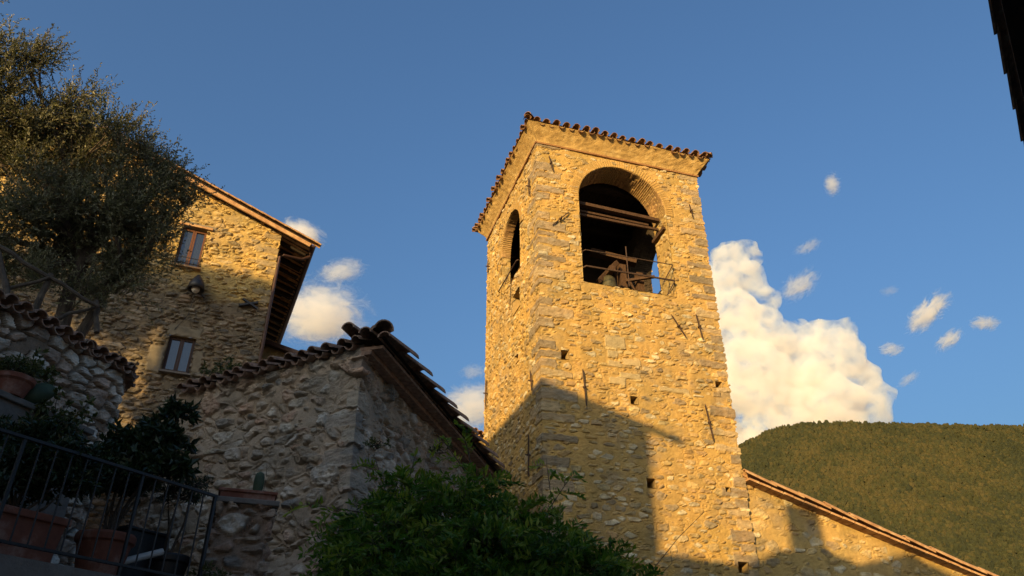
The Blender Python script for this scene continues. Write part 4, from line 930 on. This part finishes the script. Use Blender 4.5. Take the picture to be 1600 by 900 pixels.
# ================================================================== VINE / WISTERIA BUSH in front
def vine():
    rg = np.random.RandomState(15); base = np.array([.1, 6.4, 0])
    t = thing('wisteria_bush', 'dense dark green wisteria bush spreading across the bottom centre', 'bush', tuple(base))
    lobes = [(570, 890, 6.2, .26), (605, 810, 6.2, .27), (660, 785, 6.3, .28), (720, 800, 6.2, .36), (785, 812, 6.2, .33), (840, 845, 6.2, .30), (900, 882, 6.2, .24), (945, 905, 6.2, .20), (985, 900, 6.2, .13), (955, 868, 6.2, .13), (562, 850, 6.2, .16), (640, 870, 5.9, .42), (760, 880, 5.8, .48), (870, 900, 5.9, .4), (700, 950, 5.8, .5), (560, 960, 5.9, .45), (830, 980, 5.8, .5), (960, 1000, 6, .32), (755, 755, 6.4, .16), (540, 825, 6.25, .09), (640, 755, 6.4, .14)]
    lobes = [(at(u - (8 if u > 880 else 0), v + 16, Y), r_) for u, v, Y, r_ in lobes]
    mb = MB(); mb.tube([base, base + np.array([0, 0, 1.2]), base + np.array([-.1, 0, 2.3])], [.09, .07, .05], 8)
    P = []; D = []; CV = []; LW = []
    def frond(p, g, L, cv, droop=.5):
        n = rg.randint(5, 8); side = np.cross(g, rg.randn(3)); side /= np.linalg.norm(side); pts = []
        for k in range(n + 1):
            f = k / n; q = p + g * L * f + np.array([0, 0, -droop * L * f * f]); pts.append(q)
            for s_ in (-1, 1):
                if k == 0: continue
                d = g * .75 + side * s_ * .8 + np.array([0, 0, -.3 * f]) + rg.randn(3) * .12
                P.append(q); D.append(d); CV.append(np.clip(cv + .14 * rg.randn(), 0, 1)); l = rg.uniform(.05, .085) * (1.05 - .35 * abs(f - .5)); LW.append((l, l * .36))
        P.append(pts[-1]); D.append(g - np.array([0, 0, droop])); CV.append(cv); LW.append((.055, .02))
        mb.tube([pts[0], pts[n // 2], pts[-1]], [.0025, .002, .001], 3, cap=False)
    for c, r_ in lobes:
        mb.tube([base + np.array([-.1, 0, 2.3]), c * .6 + (base + np.array([0, 0, 2.3])) * .4 + rg.randn(3) * .06, c], [.03, .018, .006], 5)
        for q in range(int(1250 * r_ ** 2) + 20):
            d = rand_dirs(rg, 1)[0]; p = c + d * r_ * rg.uniform(.3, 1.0) ** .5 * np.array([1.1, 1, .8])
            g = d * .7 + np.array([0, -.1, .25]) + rg.randn(3) * .4; g /= np.linalg.norm(g)
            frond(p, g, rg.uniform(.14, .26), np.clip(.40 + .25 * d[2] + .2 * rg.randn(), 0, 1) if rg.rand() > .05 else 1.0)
    for (u, v, Y, du, dv, L, n) in ((740, 745, 6.4, -.25, 1, .5, 6), (730, 740, 6.4, -.6, .8, .45, 5), (860, 770, 6.4, -.1, 1, .3, 4), (858, 795, 6.3, .7, 1.0, .38, 5), (560, 800, 6.2, -1, .15, .45, 6), (600, 760, 6.3, -.4, 1, .25, 4), (640, 745, 6.3, .2, 1, .2, 3)):
        a = at(u, v, Y); g = np.array([du, 0, dv]); g /= np.linalg.norm(g); mb.tube([a - g * .2, a + g * L * .5, a + g * L], [.006, .004, .002], 4)
        for k in range(n):
            f = k / n; s_ = rand_dirs(rg, 1)[0]; h_ = g * .6 + s_ * .6; h_ /= np.linalg.norm(h_); frond(a + g * L * f, h_, rg.uniform(.12, .22), rg.uniform(.5, .9))
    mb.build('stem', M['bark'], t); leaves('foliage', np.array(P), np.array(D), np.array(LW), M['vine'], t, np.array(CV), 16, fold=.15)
    return t
vine()
tw = MB(); tw.tube([at(1020, 890, 9), at(1060, 840, 9.2), at(1100, 800, 9.4), at(1112, 797, 9.4)], [.006, .004, .003, .002], 5); tw.tube([at(1035, 895, 9), at(1050, 880, 9), at(1048, 862, 9)], .003, 5)
tag(tw.build('dry_twig', M['bark']), 'thin bare twig standing up right of the bush against the tower', 'twig')

# ================================================================== EAVE OF THE HOUSE AT THE RIGHT
re = thing('near_house', 'dark eave corner of a near house cutting into the top right of the view', 'house', (6.5, 5, 0))
ed = np.array([math.sin(R(36.4)), math.cos(R(36.4)), 0]); en = np.array([-math.cos(R(36.4)), math.sin(R(36.4)), 0])   # along the eave away from us; outward (left)
e0 = at(1560, 40, 4.1); e0z = e0[2]
mb = MB(); E0 = e0 - ed * 3.5; dn = en * math.cos(R(18)) - np.array([0, 0, math.sin(R(18))])
tile_slope(mb, E0 - dn * .30 + np.array([0, 0, .04]), ed, dn, 9.2, 1.8, step=.24, r=.10, seed=33)
for k in range(14):
    p_ = E0 + ed * (k * .52 + .5); mb.coppo(Vector(p_) - Vector(dn) * .1 + Vector((0, 0, .02 )), -ed + np.array([0, 0, .09]), -en, (0, 0, 1), .60, .135, .10, th=.02)
mb.build('roof', M['tile_old'], re)
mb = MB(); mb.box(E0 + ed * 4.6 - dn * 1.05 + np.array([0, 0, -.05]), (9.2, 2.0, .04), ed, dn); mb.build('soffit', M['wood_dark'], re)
mb = MB()
for k in range(12): a = E0 + ed * (.3 + k * .78); mb.bar(a - dn * .18 + np.array([0, 0, -.12]), a - dn * 1.9 + np.array([0, 0, -.12]), .1, .12)
mb.build('rafter', M['wood_dark'], re)
wc = E0 + ed * 4.6 - en * (.75 + 2.5); mb = MB(); mb.box((wc[0], wc[1], (e0z + .1) / 2), (9.0, 5.0, e0z + .1), ed, en); mb.build('wall', M['render'], re)

# ================================================================== HOUSES BEHIND US that throw the evening shadow
SH = np.array([-math.sin(SUN_AZ), -math.cos(SUN_AZ), 0]); SR = np.array([math.cos(SUN_AZ), -math.sin(SUN_AZ), 0]); TE = math.tan(SUN_EL)
def Q(r_, z0, D): return SR * r_ + SH * D + np.array([0, 0, z0 + D * TE])    # z0: height seen along the sun at D = 0
def back_house(name, label, outline, D, depth, mat, roofmat=None):
    """walls under a traced roof outline facing the sun line; outline is a list of (r, z at D=0)"""
    t = thing(name, label, 'house', tuple(Q(outline[0][0], 0, D) * np.array([1, 1, 0])))
    mb = MB(); poly = [Q(r_, z, D) for r_, z in outline]; poly = [np.array([*poly[0][:2], 0])] + poly + [np.array([*poly[-1][:2], 0])]
    mb.prism(poly, SH * depth); mb.build('wall', mat, t)
    return t
D1 = 12.0
bh = back_house('tall_gabled_house', 'tall plastered gabled house standing behind the viewer', [(-12.6, 10.5), (-10.4, 12.60), (-4.625, 11.13), (-4.625, 8.72)], D1, 6, M['house_plaster'])
mb = MB()
for (r0, z0, r1, z1, d0, dp) in ((-10.4, 12.74, -3.98, 11.25, -.3, .4), (-10.4, 12.76, -4.62, 11.42, .1, 6.0), (-10.4, 12.74, -13.0, 10.25, -.3, 6.4)):
    a = Q(r0, z0 - .06, D1) + SH * d0; b = Q(r1, z1 - .06, D1) + SH * d0; d = b - a; d /= np.linalg.norm(d); u_ = np.cross(d, SH); u_ = u_ if u_[2] > 0 else -u_
    mb.box((a + b) / 2 + SH * dp / 2, (np.linalg.norm(b - a), dp, .12), d, SH, u_)
mb.build('roof', M['tile'], bh)
for k in range(3):
    for j in range(2):
        mb = MB(); mb.box(Q(-10.8 + k * 2.6, 3.0 + j * 3.4, D1 - .02), (.9, .08, 1.4), SR, SH); w_ = mb.build('window', M['frame'], bh); mb = MB(); mb.box(Q(-10.8 + k * 2.6, 3.0 + j * 3.4, D1 - .065), (.74, .02, 1.24), SR, SH); mb.build('pane', M['glass'], w_)
lh = back_house('low_house', 'lower tiled house with a chimney standing behind the viewer', [(-4.62, 8.55), (-3.1, 8.68), (-2.5, 9.22), (-1.49, 9.50), (-.94, 9.34), (-.35, 9.62), (.2, 9.92), (.6, 9.74), (4.5, 8.6)], 7.5, 5, M['house_plaster'])
mb = MB(); a = Q(-1.86, 9.6, 7.9); mb.box(a + np.array([0, 0, .1]), (.72, .6, 1.25), SR, SH, taper=.92); mb.build('chimney', M['plaster'], lh)
# a leafy tree beside them dapples the light on the far gable
uh = back_house('shade_house', 'unseen narrow tall house added behind the viewer to shade the far gable', [(-17.05, 15.9), (-15.9, 16.55), (-14.95, 16.2), (-14.95, 11.6), (-12.6, 10.9)], D1 + 1, 5, M['house_plaster'])  # unseen house, added and shaped to shade the lower gable wall
mb = MB()
for nm_, segs_ in (('roof', ((-15.9, 16.6, -14.8, 16.2), (-15.9, 16.6, -17.2, 15.9))), ('lean_to_roof', ((-14.95, 11.7, -12.5, 10.95),))):
    mb = MB()
    for (r0, z0, r1, z1) in segs_:
        a = Q(r0, z0, D1 + .8); b = Q(r1, z1, D1 + .8); d = b - a; d /= np.linalg.norm(d); u_ = np.cross(d, SH); u_ = u_ if u_[2] > 0 else -u_
        mb.box((a + b) / 2 + SH * 2.7, (np.linalg.norm(b - a), 5.4, .14), d, SH, u_)
    mb.build(nm_, M['tile'], uh)
def shade_tree():
    rg = np.random.RandomState(44); D = 11.0; base = Q(-15.6, 0, D) * np.array([1, 1, 0]); t = thing('broadleaf_tree', 'leafy broad crowned tree standing behind the viewer', 'tree', tuple(base))
    mb = MB(); P = []; Dd = []
    cl = [(-15.0, 15.8, .55), (-16.4, 16.0, .7), (-17.6, 14.9, .9), (-15.6, 16.4, .4), (-17.9, 13.9, .7), (-18.9, 14.6, 1.0), (-19.8, 13.2, 1.1), (-17.4, 16.0, .6), (-18.3, 11.4, .6), (-19.6, 11.4, 1.0), (-17.15, 11.8, .35)]
    mb.tube([base, base + np.array([0, 0, 6]), base + np.array([.2, 0, 10])], [.3, .24, .15], 8)
    for r_, z, rad in cl:
        c = Q(r_, z, D); mb.tube([base + np.array([.1, 0, 8.5]), c], [.1, .03], 5); n = int(1150 * rad ** 2)
        d = rand_dirs(rg, n); P.append(c + d * rad * rg.uniform(.15, 1, (n, 1)) ** .6); Dd.append(rand_dirs(rg, n))
    P = np.concatenate(P); mb.build('trunk', M['bark'], t); leaves('crown', P, np.concatenate(Dd), np.tile([[.22, .13]], (len(P), 1)) * rg.uniform(.7, 1.2, (len(P), 1)), M['vine'], t, None, 45)
shade_tree()

# ================================================================== WOODED HILL
def hill_profile():
    pts = [(1000, 760), (1080, 722), (1140, 698), (1165, 686), (1190, 672), (1215, 663), (1250, 657), (1300, 655), (1350, 656), (1400, 657), (1500, 659), (1600, 661), (1750, 668), (1900, 690), (2100, 740)]
    return [at(u, v, 900.) for u, v in pts]
hp_ = hill_profile(); hx = np.array([p[0] for p in hp_]); hz = np.array([p[2] for p in hp_])
nx, ny = 120, 90; xs = np.linspace(hx[0] - 250, hx[-1] + 150, nx); ts = np.linspace(0, 1.5, ny)
def hill_z(x, y):      # ridge at y = 900, falling towards us and beyond
    top = np.interp(x * 900 / np.maximum(y, 500) * 0 + x, hx, hz, left=hz[0] - 120, right=hz[-1] - 120) - 8
    t = np.clip((y - 330) / 570, 0, 1); b = np.clip((y - 900) / 300, 0, 1)
    return np.maximum(-3, top * (t ** 1.15)) - 60 * b + (16 * fbm(x / 90, y / 90, 3, 4) + 34 * fbm(x / 230 + 3, y / 320, 13, 2)) * (t < .97) * np.clip((1 - t) * 6, 0, 1)
X, Y = np.meshgrid(xs, np.linspace(330, 1200, ny), indexing='ij'); Z = hill_z(X, Y)
ix = np.arange(X.size).reshape(X.shape); HF = np.stack([ix[:-1, :-1], ix[1:, :-1], ix[1:, 1:], ix[:-1, 1:]], -1).reshape(-1, 4)
tag(np_mesh('hill', np.stack([X, Y, Z], -1), HF, M['earth'], smooth=True), kind='structure')
def forest():
    import bmesh
    rg = np.random.RandomState(8); bm = bmesh.new(); bmesh.ops.create_icosphere(bm, subdivisions=2, radius=1); bm.verts.ensure_lookup_table()
    bv = np.array([v.co[:] for v in bm.verts]); bf = np.array([[v.index for v in f.verts] for f in bm.faces]); bm.free()
    n = 58000; y = rg.uniform(380, 915, n); x = rg.uniform(.30, 1.06, n) * y * .78; x = np.clip(x, hx[0], hx[-1]); keep = vnoise(x / 14, y / 14, 4) < .93; x, y = x[keep], y[keep]; n = len(x)
    z = hill_z(x, y); r_ = rg.uniform(1.5, 3.6, n) * (.7 + .3 * rg.rand(n))
    nv = len(bv); V = np.empty((n, nv, 3), np.float32); kind = rg.randint(0, 6, n)
    vars_ = [bv * (1 + .32 * np.random.RandomState(k).randn(nv, 1)) for k in range(6)]
    for k in range(6):
        m = kind == k; V[m] = vars_[k][None] * (r_[m] * 1)[:, None, None] * np.array([1, 1, 1.1])[None, None] + np.stack([x[m], y[m], z[m] + r_[m] * .7], 1)[:, None]
    F = (bf[None] + (np.arange(n) * nv)[:, None, None]).reshape(-1, 3)
    cv = np.clip(.45 + 1.1 * fbm(x / 45, y / 45, 6, 4) + 1.0 * fbm(x / 200, y / 200, 26, 2) + .22 * rg.randn(n), 0, 1); C = np.repeat(cv, nv)[:, None].repeat(3, 1) + .06 * rg.randn(n * nv, 1)
    tag(np_mesh('forest', V.reshape(-1, 3), F, M['forest'], None, np.clip(C, 0, 1)), 'dense brownish green wood covering the whole hillside', 'wood', kind='stuff')
forest()

# ================================================================== CLOUDS (even volumes inside lumpy hulls)
def cloud_mat(name, dens, scale, thr, gain):
    m = bpy.data.materials.new(name); m.use_nodes = True; nt = m.node_tree; nt.nodes.clear()
    o = nt.nodes.new('ShaderNodeOutputMaterial'); v = nt.nodes.new('ShaderNodeVolumeScatter'); v.inputs['Anisotropy'].default_value = .25; v.inputs['Color'].default_value = (.73, .86, 1, 1)
    n = noise(nt, 1 / scale, 9, .68, 'Object', dist=.4); mr = nt.nodes.new('ShaderNodeMapRange'); mr.inputs['From Min'].default_value = thr; mr.inputs['From Max'].default_value = thr + gain; mr.inputs['To Min'].default_value = 0; mr.inputs['To Max'].default_value = dens
    nt.links.new(n.outputs['Fac'], mr.inputs['Value']); nt.links.new(mr.outputs[0], v.inputs['Density'])
    nt.links.new(v.outputs[0], o.inputs['Volume']); return m
CM = {'thick': cloud_mat('cloud_thick', .07, 80, .43, .34)}
def cloud(label, lobes, Y, mat, vox, amp, seed, squash=.8, detail=3, grow=None):
    grow = grow or (1.12 if mat == 'thick' else 1.55)
    import bmesh
    rg = np.random.RandomState(seed); bm = bmesh.new(); bmesh.ops.create_icosphere(bm, subdivisions=3, radius=1)
    bv = np.array([v.co[:] for v in bm.verts]); bf = np.array([[v.index for v in f.verts] for f in bm.faces]); bm.free(); V = []; F = []; b = 0
    for (u, v, r_) in lobes:
        c = at(u, v, Y + rg.uniform(-.5, .5) * r_ * Y / 1000); dist = np.dot(c - EYE, FW); rr = r_ / 1200 * dist * grow
        V.append(bv * rr * np.array([1, squash, 1]) + c); F.append(bf + b); b += len(bv)
    o = np_mesh('cloud', np.concatenate(V), np.concatenate(F), CM[mat]); tag(o, label, 'cloud')
    m = o.modifiers.new('union', 'REMESH'); m.mode = 'VOXEL'; m.voxel_size = vox
    for k in range(detail):
        tx = bpy.data.textures.new('puff', 'CLOUDS'); tx.noise_scale = amp * 3.2 / 2.3 ** k; tx.noise_depth = 3; tx.noise_basis = 'VORONOI_F1' if k < 2 else 'BLENDER_ORIGINAL'; tx.cloud_type = 'GRAYSCALE'
        d = o.modifiers.new('puff', 'DISPLACE'); d.texture = tx; d.strength = amp * 1.3 / 1.8 ** k * (-1 if k < 2 else 1); d.mid_level = .45; d.texture_coords = 'GLOBAL'
    m = o.modifiers.new('union', 'REMESH'); m.mode = 'VOXEL'; m.voxel_size = vox
    return o
YC = 2600
big = [(1140, 405, 30), (1165, 400, 26), (1120, 440, 40), (1165, 440, 30), (1195, 465, 24), (1130, 500, 55), (1175, 520, 45), (1215, 530, 34), (1250, 520, 26), (1285, 520, 30), (1320, 520, 26), (1335, 545, 18), (1300, 560, 45), (1240, 580, 55), (1170, 590, 60), (1340, 590, 34), (1370, 620, 28), (1345, 645, 42), (1290, 630, 55), (1220, 650, 60), (1150, 670, 60), (1380, 655, 22), (1130, 580, 50), (1100, 520, 50), (1090, 620, 60), (1290, 690, 60), (1080, 450, 34)]
cloud('great white cumulus cloud towering behind the right side of the bell tower', big, YC, 'thick', 9, 62, 1, detail=5)
WM = {}
def wisp(label, u, v, a, b, ang, dens=.05, thr=.30, scale=55, seed=0, Y=YC):
    """a torn cloud: an ellipsoid of air, a x b photo pixels at that distance, filled with thinning fractal vapour"""
    import bmesh
    key = (dens, thr, scale, seed)
    if key not in WM:
        m = bpy.data.materials.new('cloud_vapour'); m.use_nodes = True; nt = m.node_tree; nt.nodes.clear(); N = nt.nodes; L = nt.links
        o_ = N.new('ShaderNodeOutputMaterial'); vo = N.new('ShaderNodeVolumeScatter'); vo.inputs['Color'].default_value = (.80, .90, 1, 1); vo.inputs['Anisotropy'].default_value = .3
        tc = N.new('ShaderNodeTexCoord'); ln = N.new('ShaderNodeVectorMath'); ln.operation = 'LENGTH'; L.new(tc.outputs['Object'], ln.inputs[0])
        sq = N.new('ShaderNodeMath'); sq.operation = 'POWER'; L.new(ln.outputs['Value'], sq.inputs[0]); sq.inputs[1].default_value = 1.6
        ge = N.new('ShaderNodeNewGeometry'); ad = N.new('ShaderNodeVectorMath'); ad.operation = 'ADD'; mu = N.new('ShaderNodeVectorMath'); mu.operation = 'MULTIPLY'; L.new(tc.outputs['Object'], mu.inputs[0]); kk = 2.3 * np.dot(at(u, v, Y) - EYE, FW) / 2750; mu.inputs[1].default_value = (a * kk * .55, b * kk * .8, b * kk * 1.1); L.new(mu.outputs[0], ad.inputs[0]); ad.inputs[1].default_value = (seed * 311., 0, seed * 177.)
        n = noise(nt, 1 / (scale * .62), 10, .74, vec=ad.outputs[0], dist=1.6)
        f1 = N.new('ShaderNodeMath'); f1.operation = 'MULTIPLY_ADD'; L.new(sq.outputs[0], f1.inputs[0]); f1.inputs[1].default_value = .30; f1.inputs[2].default_value = thr + .075
        sb = N.new('ShaderNodeMath'); sb.operation = 'SUBTRACT'; L.new(n.outputs['Fac'], sb.inputs[0]); L.new(f1.outputs[0], sb.inputs[1])
        mr = N.new('ShaderNodeMapRange'); mr.inputs['From Min'].default_value = 0; mr.inputs['From Max'].default_value = .22; mr.inputs['To Max'].default_value = dens
        L.new(sb.outputs[0], mr.inputs['Value']); L.new(mr.outputs[0], vo.inputs['Density']); L.new(vo.outputs[0], o_.inputs['Volume']); WM[key] = m
    bm = bmesh.new(); bmesh.ops.create_icosphere(bm, subdivisions=3, radius=1); me = bpy.data.meshes.new('cloud'); bm.to_mesh(me); bm.free()
    o = bpy.data.objects.new('cloud', me); COL.objects.link(o); me.materials.append(WM[key]); c = at(u, v, Y); k = np.dot(c - EYE, FW) / 1200
    o.location = c; o.scale = (a * k, (a + b) * .5 * k, b * k); o.rotation_euler = (0, -R(ang), 0); return tag(o, label, 'cloud', 'small clouds scattered over the sky')
wisp('ragged white cloud streak slanting up in the clear sky far right', 1450, 488, 62, 24, 38, .05, .27, 50, 1)
wisp('small slanting cloud wisp below the ragged streak', 1483, 531, 34, 17, 38, .045, .26, 42, 2)
wisp('small flat cloud puff furthest right', 1538, 505, 30, 13, -6, .05, .25, 40, 3)
wisp('tiny upright cloud puff high in the sky right of the tower', 1300, 288, 14, 26, 0, .05, .25, 36, 4)
wisp('little cloud puff right above the big cumulus edge', 1394, 546, 24, 13, 0, .05, .25, 36, 5)
wisp('thin torn cloud wisp floating right of the cumulus top', 1250, 446, 48, 26, 35, .03, .28, 48, 6)
wisp('faint small cloud wisp highest beside the cumulus top', 1262, 386, 30, 13, 20, .025, .27, 36, 7)
wisp('faint low cloud wisp above the hill crest', 1420, 592, 28, 10, 30, .02, .25, 36, 8)
wisp('faint scrap of cloud midway between the cumulus and the ragged streak', 1390, 455, 22, 9, 10, .014, .25, 36, 9)
wisp('rounded white cloud top just right of the house eave', 468, 366, 46, 24, -12, .06, .23, 60, 10)
wisp('broad soft white cloud between the house eave and the low roof', 500, 492, 92, 62, -5, .028, .24, 85, 11)
wisp('small fluffy cloud drifting above the broad soft cloud', 532, 424, 48, 22, 12, .03, .25, 55, 12)
wisp('low white cloud bank just left of the tower', 742, 636, 66, 42, 0, .03, .22, 70, 13)
wisp('thin cloud wisp left of the tower above the low bank', 738, 580, 30, 14, 10, .018, .26, 40, 14)
